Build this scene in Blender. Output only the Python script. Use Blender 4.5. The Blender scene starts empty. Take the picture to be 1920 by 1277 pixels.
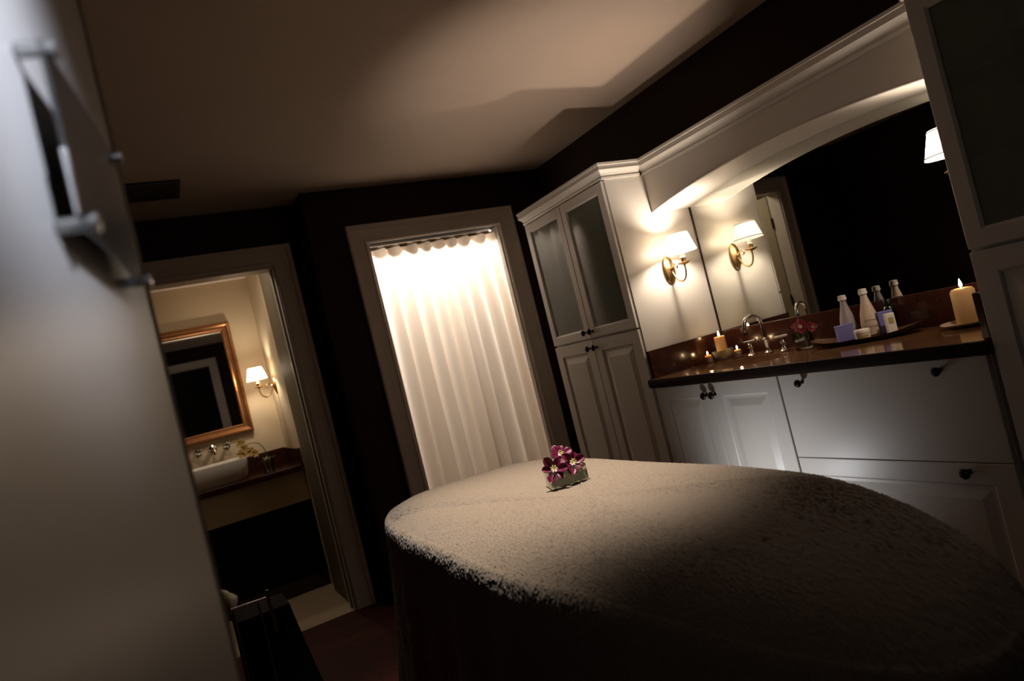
import bpy, bmesh, math, random
from mathutils import Vector, Matrix, noise

random.seed(7)
sc = bpy.context.scene
COL = sc.collection
PI = math.pi

# ------------------------------------------------------------------ camera
cam_d = bpy.data.cameras.new('camera')
cam = bpy.data.objects.new('camera', cam_d)
COL.objects.link(cam)
YAW, PITCH, ROLL, FPX = 0.485485, 0.0168066, -0.243996, 1255.56
_cy, _sy, _cp, _sp = math.cos(YAW), math.sin(YAW), math.cos(PITCH), math.sin(PITCH)
_f = Vector((_sy * _cp, _cy * _cp, _sp))
_r = Vector((_cy, -_sy, 0))
_u = _r.cross(_f)
_cr, _sr = math.cos(ROLL), math.sin(ROLL)
_r2 = _cr * _r + _sr * _u
_u2 = -_sr * _r + _cr * _u
cam.matrix_world = Matrix(((_r2.x, _u2.x, -_f.x, 0), (_r2.y, _u2.y, -_f.y, 0), (_r2.z, _u2.z, -_f.z, 1.21), (0, 0, 0, 1)))
cam_d.sensor_width = 36.0
cam_d.lens = 36.0 * FPX / 1920.0
cam_d.clip_start = 0.02
cam_d.dof.use_dof = True
cam_d.dof.focus_distance = 2.35
cam_d.dof.aperture_fstop = 2.8
sc.camera = cam

# ------------------------------------------------------------------ world, exposure, lights
w = bpy.data.worlds.new('world')
sc.world = w
w.use_nodes = True
w.node_tree.nodes['Background'].inputs[0].default_value = (0.6, 0.7, 1.0, 1)
w.node_tree.nodes['Background'].inputs[1].default_value = 0.0
sc.view_settings.view_transform = 'Standard'
sc.view_settings.look = 'None'
sc.view_settings.exposure = 0.0
sc.view_settings.gamma = 1.0
sc.view_settings.use_curve_mapping = False
sc.cycles.use_denoising = True
sc.cycles.caustics_reflective = False
sc.cycles.caustics_refractive = False
sc.cycles.sample_clamp_indirect = 4.0
sc.cycles.max_bounces = 10
sc.cycles.transparent_max_bounces = 16


def lamp(name, kind, loc, power, color, size=0.05, target=None, **kw):
    d = bpy.data.lights.new(name, kind)
    d.energy = power
    d.color = color
    if kind == 'AREA':
        d.size = size
        if 'size_y' in kw:
            d.shape = 'RECTANGLE'
            d.size_y = kw['size_y']
        if 'spread' in kw:
            d.spread = kw['spread']
    else:
        d.shadow_soft_size = size
    if kind == 'SPOT':
        d.spot_size = kw.get('angle', 0.8)
        d.spot_blend = kw.get('blend', 0.8)
    o = bpy.data.objects.new(name, d)
    COL.objects.link(o)
    o.location = loc
    if target is not None:
        o.rotation_euler = (Vector(target) - Vector(loc)).to_track_quat('-Z', 'Y').to_euler()
    return o


WARM = (1.0, 0.83, 0.66)
# recessed downlight above the massage table
lamp('downlight_bed', 'SPOT', (1.0, 1.72, 2.335), 320, (1.0, 0.93, 0.85), 0.03, (0.86, 1.78, 0.8), angle=1.02, blend=1.0)
lamp('unseen_floor_spot', 'SPOT', (1.55, 1.90, 0.40), 7, (0.94, 0.96, 1.0), 0.03, (1.99, 1.86, 0.55), angle=2.05, blend=1.0)
lamp('unseen_floor_spot', 'SPOT', (1.46, 1.30, 0.52), 100, (1.0, 0.84, 0.70), 0.03, (1.72, 2.35, 2.366), angle=0.80, blend=1.0)  # added, unseen spot that makes the bright patch on the ceiling
# lamp in the corridor behind the doorway
lamp('corridor_lamp', 'SPOT', (0.60, -0.30, 1.95), 190, (0.84, 0.89, 1.0), 0.10, (-0.065, 0.42, 1.53), angle=0.40, blend=1.0)
# light in the closet behind the curtain
lamp('closet_lamp', 'AREA', (1.652, 3.98, 2.20), 44, (1.0, 0.97, 0.92), 0.80, (1.652, 3.86, 1.2), size_y=0.10)


lamp('washroom_fill_light', 'AREA', (0.36, 4.36, 2.20), 3.6, WARM, 0.18, (0.36, 4.30, 0))  # fill light added to brighten the washroom floor and apron


# ------------------------------------------------------------------ materials
def new_mat(name):
    m = bpy.data.materials.new(name)
    m.use_nodes = True
    nt = m.node_tree
    return m, nt, nt.nodes['Principled BSDF']


def pmat(name, col, rough=0.5, metal=0.0, spec=0.5, nscale=0, namp=0.0, bump=0.0, bscale=200, coat=0.0, trans=0.0, ior=1.45, sheen=0.0, sss=0.0, bdist=0.002):
    m, nt, b = new_mat(name)
    b.inputs['Base Color'].default_value = (*col, 1)
    b.inputs['Roughness'].default_value = rough
    b.inputs['Metallic'].default_value = metal
    b.inputs['Specular IOR Level'].default_value = spec
    b.inputs['Coat Weight'].default_value = coat
    b.inputs['Transmission Weight'].default_value = trans
    b.inputs['IOR'].default_value = ior
    b.inputs['Sheen Weight'].default_value = sheen
    if sss:
        b.inputs['Subsurface Weight'].default_value = sss
        b.inputs['Subsurface Radius'].default_value = (0.03, 0.015, 0.006)
        b.inputs['Subsurface Scale'].default_value = 1.0
    tc = nt.nodes.new('ShaderNodeTexCoord')
    if nscale:
        n = nt.nodes.new('ShaderNodeTexNoise')
        n.inputs['Scale'].default_value = nscale
        n.inputs['Detail'].default_value = 4
        nt.links.new(tc.outputs['Object'], n.inputs['Vector'])
        mx = nt.nodes.new('ShaderNodeMix')
        mx.data_type = 'RGBA'
        mx.inputs['A'].default_value = (*[c * (1 - namp) for c in col], 1)
        mx.inputs['B'].default_value = (*[min(1, c * (1 + namp)) for c in col], 1)
        nt.links.new(n.outputs['Fac'], mx.inputs['Factor'])
        nt.links.new(mx.outputs['Result'], b.inputs['Base Color'])
    if bump:
        n2 = nt.nodes.new('ShaderNodeTexNoise')
        n2.inputs['Scale'].default_value = bscale
        n2.inputs['Detail'].default_value = 3
        nt.links.new(tc.outputs['Object'], n2.inputs['Vector'])
        bp = nt.nodes.new('ShaderNodeBump')
        bp.inputs['Strength'].default_value = bump
        bp.inputs['Distance'].default_value = bdist
        nt.links.new(n2.outputs['Fac'], bp.inputs['Height'])
        nt.links.new(bp.outputs['Normal'], b.inputs['Normal'])
    return m


def emis(name, col, strength):
    m, nt, b = new_mat(name)
    b.inputs['Base Color'].default_value = (0, 0, 0, 1)
    b.inputs['Emission Color'].default_value = (*col, 1)
    b.inputs['Emission Strength'].default_value = strength
    return m


def cloth_mat(name, col, trans, tcol, wave=0):
    m = bpy.data.materials.new(name)
    m.use_nodes = True
    nt = m.node_tree
    nt.nodes.clear()
    out = nt.nodes.new('ShaderNodeOutputMaterial')
    d = nt.nodes.new('ShaderNodeBsdfDiffuse')
    t = nt.nodes.new('ShaderNodeBsdfTranslucent')
    mx = nt.nodes.new('ShaderNodeMixShader')
    d.inputs[0].default_value = (*col, 1)
    t.inputs[0].default_value = (*tcol, 1)
    mx.inputs[0].default_value = trans
    nt.links.new(d.outputs[0], mx.inputs[1])
    nt.links.new(t.outputs[0], mx.inputs[2])
    nt.links.new(mx.outputs[0], out.inputs[0])
    if wave:
        tc = nt.nodes.new('ShaderNodeTexCoord')
        n = nt.nodes.new('ShaderNodeTexNoise')
        n.inputs['Scale'].default_value = wave
        mp = nt.nodes.new('ShaderNodeMapping')
        mp.inputs['Scale'].default_value = (1, 1, 0.06)
        nt.links.new(tc.outputs['Object'], mp.inputs[0])
        nt.links.new(mp.outputs[0], n.inputs['Vector'])
        r = nt.nodes.new('ShaderNodeMix')
        r.data_type = 'RGBA'
        r.inputs['A'].default_value = (tcol[0], tcol[1] * 0.80, tcol[2] * 0.62, 1)
        r.inputs['B'].default_value = (*tcol, 1)
        nt.links.new(n.outputs['Fac'], r.inputs['Factor'])
        nt.links.new(r.outputs['Result'], t.inputs[0])
    return m


def glass_mat(name, col, alpha, rough=0.03):
    """thin glass: mix of clear tinted transparency and a glossy reflection"""
    m = bpy.data.materials.new(name)
    m.use_nodes = True
    nt = m.node_tree
    nt.nodes.clear()
    out = nt.nodes.new('ShaderNodeOutputMaterial')
    t = nt.nodes.new('ShaderNodeBsdfTransparent')
    t.inputs[0].default_value = (*col, 1)
    g = nt.nodes.new('ShaderNodeBsdfGlossy')
    g.inputs['Roughness'].default_value = rough
    f = nt.nodes.new('ShaderNodeFresnel')
    f.inputs[0].default_value = 1.5
    mul = nt.nodes.new('ShaderNodeMath')
    mul.operation = 'MULTIPLY_ADD'
    mul.inputs[1].default_value = 1.0
    mul.inputs[2].default_value = alpha
    nt.links.new(f.outputs[0], mul.inputs[0])
    mx = nt.nodes.new('ShaderNodeMixShader')
    nt.links.new(mul.outputs[0], mx.inputs[0])
    nt.links.new(t.outputs[0], mx.inputs[1])
    nt.links.new(g.outputs[0], mx.inputs[2])
    nt.links.new(mx.outputs[0], out.inputs[0])
    return m


def wood_mat(name, c1, c2, rough, scale=(1, 12, 12), coat=0.0, planks=False):
    m, nt, b = new_mat(name)
    tc = nt.nodes.new('ShaderNodeTexCoord')
    mp = nt.nodes.new('ShaderNodeMapping')
    mp.inputs['Scale'].default_value = scale
    n = nt.nodes.new('ShaderNodeTexNoise')
    n.inputs['Scale'].default_value = 4
    n.inputs['Detail'].default_value = 6
    r = nt.nodes.new('ShaderNodeValToRGB')
    r.color_ramp.elements[0].color = (*c1, 1)
    r.color_ramp.elements[1].color = (*c2, 1)
    r.color_ramp.elements[0].position = 0.35
    r.color_ramp.elements[1].position = 0.65
    nt.links.new(tc.outputs['Object'], mp.inputs[0])
    nt.links.new(mp.outputs[0], n.inputs['Vector'])
    nt.links.new(n.outputs['Fac'], r.inputs[0])
    nt.links.new(r.outputs[0], b.inputs['Base Color'])
    if planks:
        br = nt.nodes.new('ShaderNodeTexBrick')
        br.inputs['Scale'].default_value = 1.0
        br.inputs['Brick Width'].default_value = 1.1
        br.inputs['Row Height'].default_value = 0.09
        br.inputs['Mortar Size'].default_value = 0.002
        br.inputs['Color1'].default_value = (1, 1, 1, 1)
        br.inputs['Color2'].default_value = (0.6, 0.6, 0.6, 1)
        br.inputs['Mortar'].default_value = (0.1, 0.1, 0.1, 1)
        nt.links.new(tc.outputs['Object'], br.inputs['Vector'])
        mx = nt.nodes.new('ShaderNodeMix')
        mx.data_type = 'RGBA'
        mx.blend_type = 'MULTIPLY'
        mx.inputs['Factor'].default_value = 1.0
        nt.links.new(r.outputs[0], mx.inputs['A'])
        nt.links.new(br.outputs['Color'], mx.inputs['B'])
        nt.links.new(mx.outputs['Result'], b.inputs['Base Color'])
    b.inputs['Roughness'].default_value = rough
    b.inputs['Coat Weight'].default_value = coat
    b.inputs['Coat Roughness'].default_value = 0.08
    return m


M = {}
M['cab'] = pmat('cream_cabinet_paint', (0.58, 0.54, 0.49), 0.38, nscale=3, namp=0.04, bump=0.05, bscale=120)
M['trim'] = pmat('white_trim_paint', (0.50, 0.44, 0.38), 0.42, nscale=4, namp=0.04)
M['brown'] = pmat('dark_brown_wall_paint', (0.020, 0.010, 0.007), 0.8, spec=0.2, nscale=6, namp=0.15, bump=0.1, bscale=300)
M['ceil'] = pmat('beige_ceiling_paint', (0.40, 0.31, 0.25), 0.9, nscale=5, namp=0.04)
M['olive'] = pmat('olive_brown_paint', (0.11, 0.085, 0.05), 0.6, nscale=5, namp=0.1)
M['oldtrim'] = pmat('olive_cream_paint', (0.26, 0.22, 0.14), 0.5, nscale=5, namp=0.1)
M['cream'] = pmat('cream_wall_paint', (0.62, 0.50, 0.33), 0.75, nscale=5, namp=0.03)
M['bathceil'] = pmat('white_ceiling_paint', (0.85, 0.74, 0.65), 0.8, nscale=5, namp=0.03)
M['floor'] = wood_mat('red_brown_floorboards', (0.040, 0.007, 0.005), (0.07, 0.013, 0.009), 0.7, planks=True)
M['tile'] = pmat('beige_stone_floor', (0.32, 0.24, 0.15), 0.7, nscale=4, namp=0.12)
M['door'] = pmat('grey_white_gloss_door_paint', (0.46, 0.45, 0.455), 0.32, nscale=2, namp=0.04)
M['doorstrip'] = pmat('gloss_edge_strip_paint', (0.55, 0.49, 0.44), 0.22, nscale=2, namp=0.03)
M['corr'] = pmat('corridor_wall_paint', (0.25, 0.22, 0.20), 0.8, nscale=3, namp=0.05)
M['knob'] = pmat('dark_bronze', (0.035, 0.026, 0.022), 0.28, 0.9, nscale=60, namp=0.3)
M['brass'] = pmat('antique_brass', (0.62, 0.42, 0.20), 0.24, 1.0, nscale=40, namp=0.25, bump=0.3, bscale=250, bdist=0.001)
M['nickel'] = pmat('polished_nickel', (0.62, 0.58, 0.54), 0.12, 1.0, nscale=10, namp=0.05)
M['chrome'] = pmat('chrome', (0.75, 0.75, 0.75), 0.08, 1.0, nscale=10, namp=0.04)
M['stone'] = pmat('polished_brown_stone', (0.150, 0.068, 0.030), 0.14, coat=0.3, nscale=26, namp=0.35)
M['splash'] = pmat('polished_red_brown_stone', (0.036, 0.010, 0.006), 0.18, coat=0.3, nscale=26, namp=0.3)
M['edge'] = pmat('dark_stone_edge', (0.014, 0.006, 0.004), 0.7, spec=0.12, nscale=26, namp=0.3)
M['china'] = pmat('white_china', (0.80, 0.76, 0.70), 0.10, nscale=3, namp=0.02)
M['mirror'] = pmat('mirror_glass', (0.84, 0.85, 0.80), 0.0, 1.0, nscale=2, namp=0.005)
M['shade'] = cloth_mat('white_lamp_shade_cloth', (0.85, 0.80, 0.72), 0.72, (1.0, 0.94, 0.84))
_nt = M['shade'].node_tree
_tr = _nt.nodes.new('ShaderNodeBsdfTransparent')
_tr.inputs[0].default_value = (1.0, 0.93, 0.82, 1)
_mx = _nt.nodes.new('ShaderNodeMixShader')
_mx.inputs[0].default_value = 0.12
_out = [q for q in _nt.nodes if q.type == 'OUTPUT_MATERIAL'][0]
_old = _out.inputs[0].links[0].from_socket
_nt.links.new(_old, _mx.inputs[1])
_nt.links.new(_tr.outputs[0], _mx.inputs[2])
_nt.links.new(_mx.outputs[0], _out.inputs[0])
M['sleeve'] = pmat('candle_sleeve_ivory', (0.85, 0.80, 0.70), 0.4, sss=0.3, nscale=10, namp=0.02)
M['shadetrim'] = pmat('grey_shade_binding', (0.06, 0.055, 0.05), 0.7, nscale=30, namp=0.2)
M['curtain'] = cloth_mat('ivory_curtain_linen', (0.70, 0.66, 0.60), 0.48, (0.92, 0.88, 0.83), 14)
M['rod'] = pmat('taupe_rod', (0.30, 0.21, 0.15), 0.5, nscale=20, namp=0.15)
M['terry'] = pmat('taupe_terry_cloth', (0.165, 0.118, 0.078), 0.95, spec=0.15, sheen=0.25, nscale=260, namp=0.45, bump=0.6, bscale=600, bdist=0.002)
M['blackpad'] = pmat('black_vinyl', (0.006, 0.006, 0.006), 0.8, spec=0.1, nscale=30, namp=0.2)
M['metal_leg'] = pmat('grey_steel', (0.3, 0.3, 0.3), 0.35, 1.0, nscale=20, namp=0.1)
M['clear'] = glass_mat('clear_glass', (0.90, 0.93, 0.87), 0.13)
M['vaseglass'] = glass_mat('thin_vase_glass', (0.90, 0.94, 0.86), 0.03)
M['bowlglass'] = glass_mat('bright_bowl_glass', (0.80, 0.78, 0.70), 0.30, 0.06)
_nt = M['bowlglass'].node_tree
_df = _nt.nodes.new('ShaderNodeBsdfDiffuse')
_df.inputs[0].default_value = (0.75, 0.70, 0.58, 1)
_mx = _nt.nodes.new('ShaderNodeMixShader')
_mx.inputs[0].default_value = 0.22
_out = [q for q in _nt.nodes if q.type == 'OUTPUT_MATERIAL'][0]
_old = _out.inputs[0].links[0].from_socket
_nt.links.new(_old, _mx.inputs[1])
_nt.links.new(_df.outputs[0], _mx.inputs[2])
_nt.links.new(_mx.outputs[0], _out.inputs[0])
M['frost'] = pmat('frosted_bottle_glass', (0.34, 0.29, 0.29), 0.42, spec=0.5, sss=0.15, nscale=12, namp=0.05)
M['frostc'] = pmat('cream_lotion_bottle', (0.55, 0.43, 0.33), 0.35, sss=0.15, nscale=12, namp=0.05)
M['cabglass'] = glass_mat('grey_green_cabinet_glass', (0.62, 0.68, 0.60), 0.02, 0.05)
_nt = M['cabglass'].node_tree
_df = _nt.nodes.new('ShaderNodeBsdfDiffuse')
_df.inputs[0].default_value = (0.30, 0.32, 0.26, 1)
_mx = _nt.nodes.new('ShaderNodeMixShader')
_mx.inputs[0].default_value = 0.42
_out = [q for q in _nt.nodes if q.type == 'OUTPUT_MATERIAL'][0]
_old = _out.inputs[0].links[0].from_socket
_nt.links.new(_old, _mx.inputs[1])
_nt.links.new(_df.outputs[0], _mx.inputs[2])
_nt.links.new(_mx.outputs[0], _out.inputs[0])
M['cabin'] = pmat('grey_green_cabinet_lining', (0.22, 0.25, 0.20), 0.6, nscale=5, namp=0.05)
M['sheer'] = cloth_mat('grey_green_sheer', (0.62, 0.66, 0.56), 0.3, (0.5, 0.53, 0.46))
M['acryl'] = glass_mat('smoky_acrylic', (0.75, 0.75, 0.75), 0.05, 0.22)
M['wax'] = pmat('ivory_wax', (0.66, 0.44, 0.21), 0.45, sss=0.6, nscale=8, namp=0.04)
M['flame'] = emis('candle_flame', (1.0, 0.72, 0.36), 26)
M['wick'] = pmat('black_wick', (0.02, 0.015, 0.01), 0.9, nscale=50, namp=0.2)
M['petal'] = pmat('magenta_petal', (0.085, 0.003, 0.022), 0.42, spec=0.28, nscale=60, namp=0.5)
M['petalred'] = pmat('deep_red_petal', (0.22, 0.015, 0.035), 0.5, nscale=60, namp=0.4)
M['stamen'] = pmat('yellow_green_stamen', (0.55, 0.52, 0.18), 0.5, nscale=60, namp=0.3)
M['petwhite'] = pmat('pale_pink_throat', (0.72, 0.52, 0.52), 0.5, nscale=60, namp=0.2)
M['leaf'] = pmat('green_leaf', (0.110, 0.125, 0.022), 0.4, nscale=25, namp=0.4)
M['leafpale'] = pmat('pale_green_stem', (0.26, 0.27, 0.08), 0.35, nscale=25, namp=0.35)
M['yellow'] = pmat('yellow_orchid_petal', (0.72, 0.50, 0.16), 0.5, nscale=30, namp=0.25)
M['tray'] = wood_mat('dark_wood_tray', (0.10, 0.045, 0.02), (0.17, 0.08, 0.035), 0.28, scale=(10, 2, 10), coat=0.3)
M['lav'] = pmat('lavender_card', (0.15, 0.14, 0.36), 0.6, nscale=20, namp=0.06)
M['white'] = pmat('white_plastic', (0.78, 0.72, 0.64), 0.35, nscale=10, namp=0.03)
M['label'] = pmat('olive_label', (0.40, 0.33, 0.10), 0.6, nscale=150, namp=0.3)
M['print'] = pmat('grey_print', (0.35, 0.28, 0.24), 0.6, nscale=80, namp=0.2)
M['dkglass'] = pmat('black_green_glass', (0.002, 0.006, 0.004), 0.08, nscale=10, namp=0.1)
M['plate'] = pmat('tan_ceramic', (0.40, 0.29, 0.18), 0.35, nscale=20, namp=0.1)
M['pebble'] = pmat('dark_pebbles', (0.06, 0.05, 0.04), 0.35, nscale=60, namp=0.5)
M['gold'] = pmat('bronze_gilt_frame', (0.42, 0.19, 0.075), 0.30, 0.75, nscale=25, namp=0.3)
M['vent'] = pmat('dark_vent_metal', (0.02, 0.014, 0.01), 0.6, nscale=20, namp=0.2)
M['towel'] = pmat('white_towel', (0.70, 0.64, 0.52), 0.9, nscale=100, namp=0.1, bump=0.5, bscale=300)
M['steel'] = pmat('brushed_steel', (0.45, 0.45, 0.45), 0.28, 1.0, nscale=30, namp=0.1)
M['wood'] = wood_mat('brown_wood_post', (0.10, 0.055, 0.035), (0.16, 0.09, 0.055), 0.4)


# ------------------------------------------------------------------ mesh helpers
def V(*a):
    return Vector(a)


def box(bm, x0, x1, y0, y1, z0, z1, bev=0.0):
    vs = [bm.verts.new((x, y, z)) for x in (x0, x1) for y in (y0, y1) for z in (z0, z1)]
    idx = [(0, 1, 3, 2), (4, 6, 7, 5), (0, 4, 5, 1), (2, 3, 7, 6), (0, 2, 6, 4), (1, 5, 7, 3)]
    fs = [bm.faces.new([vs[i] for i in f]) for f in idx]
    if bev:
        es = list({e for f in fs for e in f.edges})
        bmesh.ops.bevel(bm, geom=es, offset=bev, segments=2, affect='EDGES', profile=0.5)


def lathe(bm, prof, segs=24, c=(0, 0, 0), axis='z', sx=1.0, sy=1.0, cap=True):
    rings = []
    for r, h in prof:
        ring = []
        for i in range(segs):
            a = 2 * PI * i / segs
            x, y = r * math.cos(a) * sx, r * math.sin(a) * sy
            if axis == 'z':
                p = (c[0] + x, c[1] + y, c[2] + h)
            elif axis == 'y':
                p = (c[0] + x, c[1] + h, c[2] + y)
            else:
                p = (c[0] + h, c[1] + x, c[2] + y)
            ring.append(bm.verts.new(p))
        rings.append(ring)
    for a, b in zip(rings, rings[1:]):
        for i in range(segs):
            j = (i + 1) % segs
            bm.faces.new((a[i], a[j], b[j], b[i]))
    if cap:
        for rg in (rings[0], rings[-1]):
            try:
                bm.faces.new(rg)
            except ValueError:
                pass


def tube(bm, pts, rad, segs=10, closed=False):
    pts = [Vector(p) for p in pts]
    n = len(pts)
    rads = rad if isinstance(rad, (list, tuple)) else [rad] * n
    rings = []
    prev = None
    for i, p in enumerate(pts):
        if closed:
            t = pts[(i + 1) % n] - pts[i - 1]
        else:
            t = pts[min(i + 1, n - 1)] - pts[max(i - 1, 0)]
        t.normalize()
        if prev is None:
            a = Vector((0, 0, 1)) if abs(t.z) < 0.9 else Vector((1, 0, 0))
            u = t.cross(a).normalized()
        else:
            u = (prev - t * prev.dot(t)).normalized()
        prev = u
        v = t.cross(u)
        rings.append([bm.verts.new(p + (u * math.cos(2 * PI * k / segs) + v * math.sin(2 * PI * k / segs)) * rads[i]) for k in range(segs)])
    m = n if closed else n - 1
    for i in range(m):
        a, b = rings[i], rings[(i + 1) % n]
        for k in range(segs):
            bm.faces.new((a[k], a[(k + 1) % segs], b[(k + 1) % segs], b[k]))
    if not closed:
        bm.faces.new(rings[0])
        bm.faces.new(rings[-1])


def spline(ctrl, n=8):
    """Catmull-Rom through control points"""
    P = [Vector(p) for p in ctrl]
    P = [P[0] * 2 - P[1]] + P + [P[-1] * 2 - P[-2]]
    out = []
    for i in range(1, len(P) - 2):
        for k in range(n):
            t = k / n
            out.append(0.5 * ((2 * P[i]) + (-P[i - 1] + P[i + 1]) * t + (2 * P[i - 1] - 5 * P[i] + 4 * P[i + 1] - P[i + 2]) * t * t + (-P[i - 1] + 3 * P[i] - 3 * P[i + 1] + P[i + 2]) * t ** 3))
    out.append(P[-2])
    return out


def build(name, bm, mat, parent=None, smooth=False, loc=None, mats=None):
    bmesh.ops.recalc_face_normals(bm, faces=bm.faces)
    me = bpy.data.meshes.new(name)
    bm.to_mesh(me)
    bm.free()
    for mm in (mats or [mat]):
        me.materials.append(mm)
    if smooth:
        for p in me.polygons:
            p.use_smooth = True
    o = bpy.data.objects.new(name, me)
    COL.objects.link(o)
    if parent:
        o.parent = parent
    if loc:
        o.location = loc
    if smooth:
        try:
            me.set_sharp_from_angle(angle=math.radians(38))
        except Exception:
            pass
    return o


def tag(o, label, cat, group=None):
    o['label'] = label
    o['category'] = cat
    if group:
        o['group'] = group
    return o


def thing(name, label, cat, loc=(0, 0, 0), rotz=0.0, group=None):
    o = bpy.data.objects.new(name, None)
    COL.objects.link(o)
    o.location = loc
    o.rotation_euler = (0, 0, rotz)
    o.empty_display_size = 0.05
    return tag(o, label, cat, group)


def struct(name, bm, mat, smooth=False):
    o = build(name, bm, mat, None, smooth)
    o['kind'] = 'structure'
    return o


def dup(root, loc, rotz, label, group=None):
    r = root.copy()
    COL.objects.link(r)
    r.location = loc
    r.rotation_euler = (0, 0, rotz)
    r['label'] = label
    if group:
        r['group'] = group
    for ch in list(root.children):
        c = ch.copy()
        COL.objects.link(c)
        c.parent = r
        for g in list(ch.children):
            d = g.copy()
            COL.objects.link(d)
            d.parent = c
    return r


def bmn():
    return bmesh.new()


def rect_rings(bm, W, H, rings, fill=True):
    """concentric rectangles in local (u=x, v=z) plane, outward = -y. rings: (inset, depth out)"""
    rs = []
    for ins, d in rings:
        rs.append([bm.verts.new(p) for p in ((ins, -d, ins), (W - ins, -d, ins), (W - ins, -d, H - ins), (ins, -d, H - ins))])
    for a, b in zip(rs, rs[1:]):
        for i in range(4):
            j = (i + 1) % 4
            bm.faces.new((a[i], a[j], b[j], b[i]))
    if fill:
        bm.faces.new(rs[-1])
    return rs


def sweep_profile(bm, path, prof, closed=False):
    """path: list of (x,y) corners in plan, mitred; prof: list of (out, z). 'out' is to the left-normal side reversed"""
    n = len(path)
    P = [Vector((p[0], p[1])) for p in path]
    rings = []
    for i in range(n):
        if i == 0 and not closed:
            d = (P[1] - P[0]).normalized()
            nrm = Vector((d.y, -d.x))
            s = 1
        elif i == n - 1 and not closed:
            d = (P[-1] - P[-2]).normalized()
            nrm = Vector((d.y, -d.x))
            s = 1
        else:
            d1 = (P[i] - P[i - 1]).normalized()
            d2 = (P[(i + 1) % n] - P[i]).normalized()
            n1 = Vector((d1.y, -d1.x))
            n2 = Vector((d2.y, -d2.x))
            nrm = (n1 + n2).normalized()
            s = 1 / max(0.2, nrm.dot(n1))
        rings.append([bm.verts.new((P[i].x + nrm.x * o * s, P[i].y + nrm.y * o * s, z)) for o, z in prof])
    m = n if closed else n - 1
    for i in range(m):
        a, b = rings[i], rings[(i + 1) % n]
        for k in range(len(prof)):
            l = (k + 1) % len(prof)
            bm.faces.new((a[k], a[l], b[l], b[k]))
    if not closed:
        bm.faces.new(rings[0])
        bm.faces.new(rings[-1])


# ------------------------------------------------------------------ room shell
CZ = 2.366
XR = 2.482      # right wall (behind the mirror)
YB = 3.767      # curtain wall
YD = 3.972      # wall with the washroom doorway
HX = 1.975      # face of the tall cupboards

bm = bmn(); box(bm, -1.0, 2.6, 0.0, YD, -0.06, 0.0); M['floor'].node_tree.nodes['Principled BSDF'].inputs['Specular IOR Level'].default_value = 0.12
struct('floor', bm, M['floor'])
bm = bmn(); box(bm, -1.4, 0.96, YD, 5.4, -0.06, 0.0); struct('floor_washroom', bm, M['tile'])
bm = bmn(); box(bm, 0.96, 2.6, YD, 4.75, -0.06, 0.0); struct('floor_closet', bm, M['tile'])
bm = bmn(); box(bm, -1.4, 2.0, -2.2, 0.0, -0.06, 0.0); struct('floor_corridor', bm, M['floor'])
bm = bmn(); box(bm, -1.0, 2.6, 0.0, YD, CZ, CZ + 0.06); struct('ceiling', bm, M['ceil'])
bm = bmn(); box(bm, XR, XR + 0.1, 0.0, YB, 0, CZ); struct('wall_right', bm, M['brown'])
bm = bmn(); box(bm, -1.0, -0.9, 0.0, YD, 0, CZ); struct('wall_left', bm, M['brown'])
# wall with the curtained opening (it stands a little proud of the washroom wall)
bm = bmn()
box(bm, 0.896, 1.212, YB, YD + 0.10, 0, CZ)
box(bm, 2.092, 2.537, YB, YD + 0.10, 0, CZ)
box(bm, 1.212, 2.092, YB, YB + 0.10, 2.027, CZ)
struct('wall_back', bm, M['brown'])
# washroom doorway wall
bm = bmn()
box(bm, -1.0, -0.06, YD, YD + 0.12, 0, CZ)
box(bm, -0.06, 0.714, YD, YD + 0.12, 2.03, CZ)
box(bm, 0.716, 0.896, YD, YD + 0.12, 0, CZ)
struct('wall_back_washroom_side', bm, M['brown'])
# front wall (camera stands in its doorway)
bm = bmn()
box(bm, -1.0, -0.19, 0.0, 0.12, 0, CZ)
box(bm, 0.66, 2.537, 0.0, 0.12, 0, CZ)
box(bm, -0.19, 0.66, 0.0, 0.12, 2.06, CZ)
struct('wall_front', bm, M['brown'])
# corridor behind the camera
bm = bmn(); box(bm, -1.3, -1.2, -2.2, 0.0, 0, 2.5); struct('wall_corridor_left', bm, M['corr'])
bm = bmn(); box(bm, 1.9, 2.0, -2.2, 0.0, 0, 2.5); struct('wall_corridor_right', bm, M['corr'])
bm = bmn(); box(bm, -1.3, 2.0, -2.3, -2.2, 0, 2.5); struct('wall_corridor_back', bm, M['corr'])
bm = bmn(); box(bm, -1.3, 2.0, -2.3, 0.0, 2.5, 2.56); struct('ceiling_corridor', bm, M['bathceil'])
# washroom shell
WX, WY, WZ = 0.716, 5.30, 2.235
bm = bmn(); box(bm, -1.3, 0.84, WY, WY + 0.1, 0, 2.4); struct('wall_washroom_back', bm, M['cream'])
bm = bmn(); box(bm, WX + 0.002, WX + 0.12, YD + 0.12, WY, 0, 2.4); struct('wall_washroom_right', bm, M['cream'])
bm = bmn(); box(bm, -1.3, -1.2, YD + 0.12, WY, 0, 2.4); struct('wall_washroom_left', bm, M['cream'])
bm = bmn(); box(bm, -1.3, 0.84, YD + 0.12, WY, WZ, WZ + 0.06); struct('ceiling_washroom', bm, M['bathceil'])
# closet shell behind the curtain
bm = bmn()
box(bm, 0.96, 1.04, YD + 0.1, 4.65, 0, 2.4)
box(bm, 2.30, 2.38, YD + 0.1, 4.65, 0, 2.4)
box(bm, 0.96, 2.38, 4.65, 4.73, 0, 2.4)
struct('wall_closet', bm, M['trim'])
bm = bmn(); box(bm, 0.96, 2.38, YB + 0.10, 4.73, 2.30, 2.36); struct('ceiling_closet', bm, M['trim'])


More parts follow.
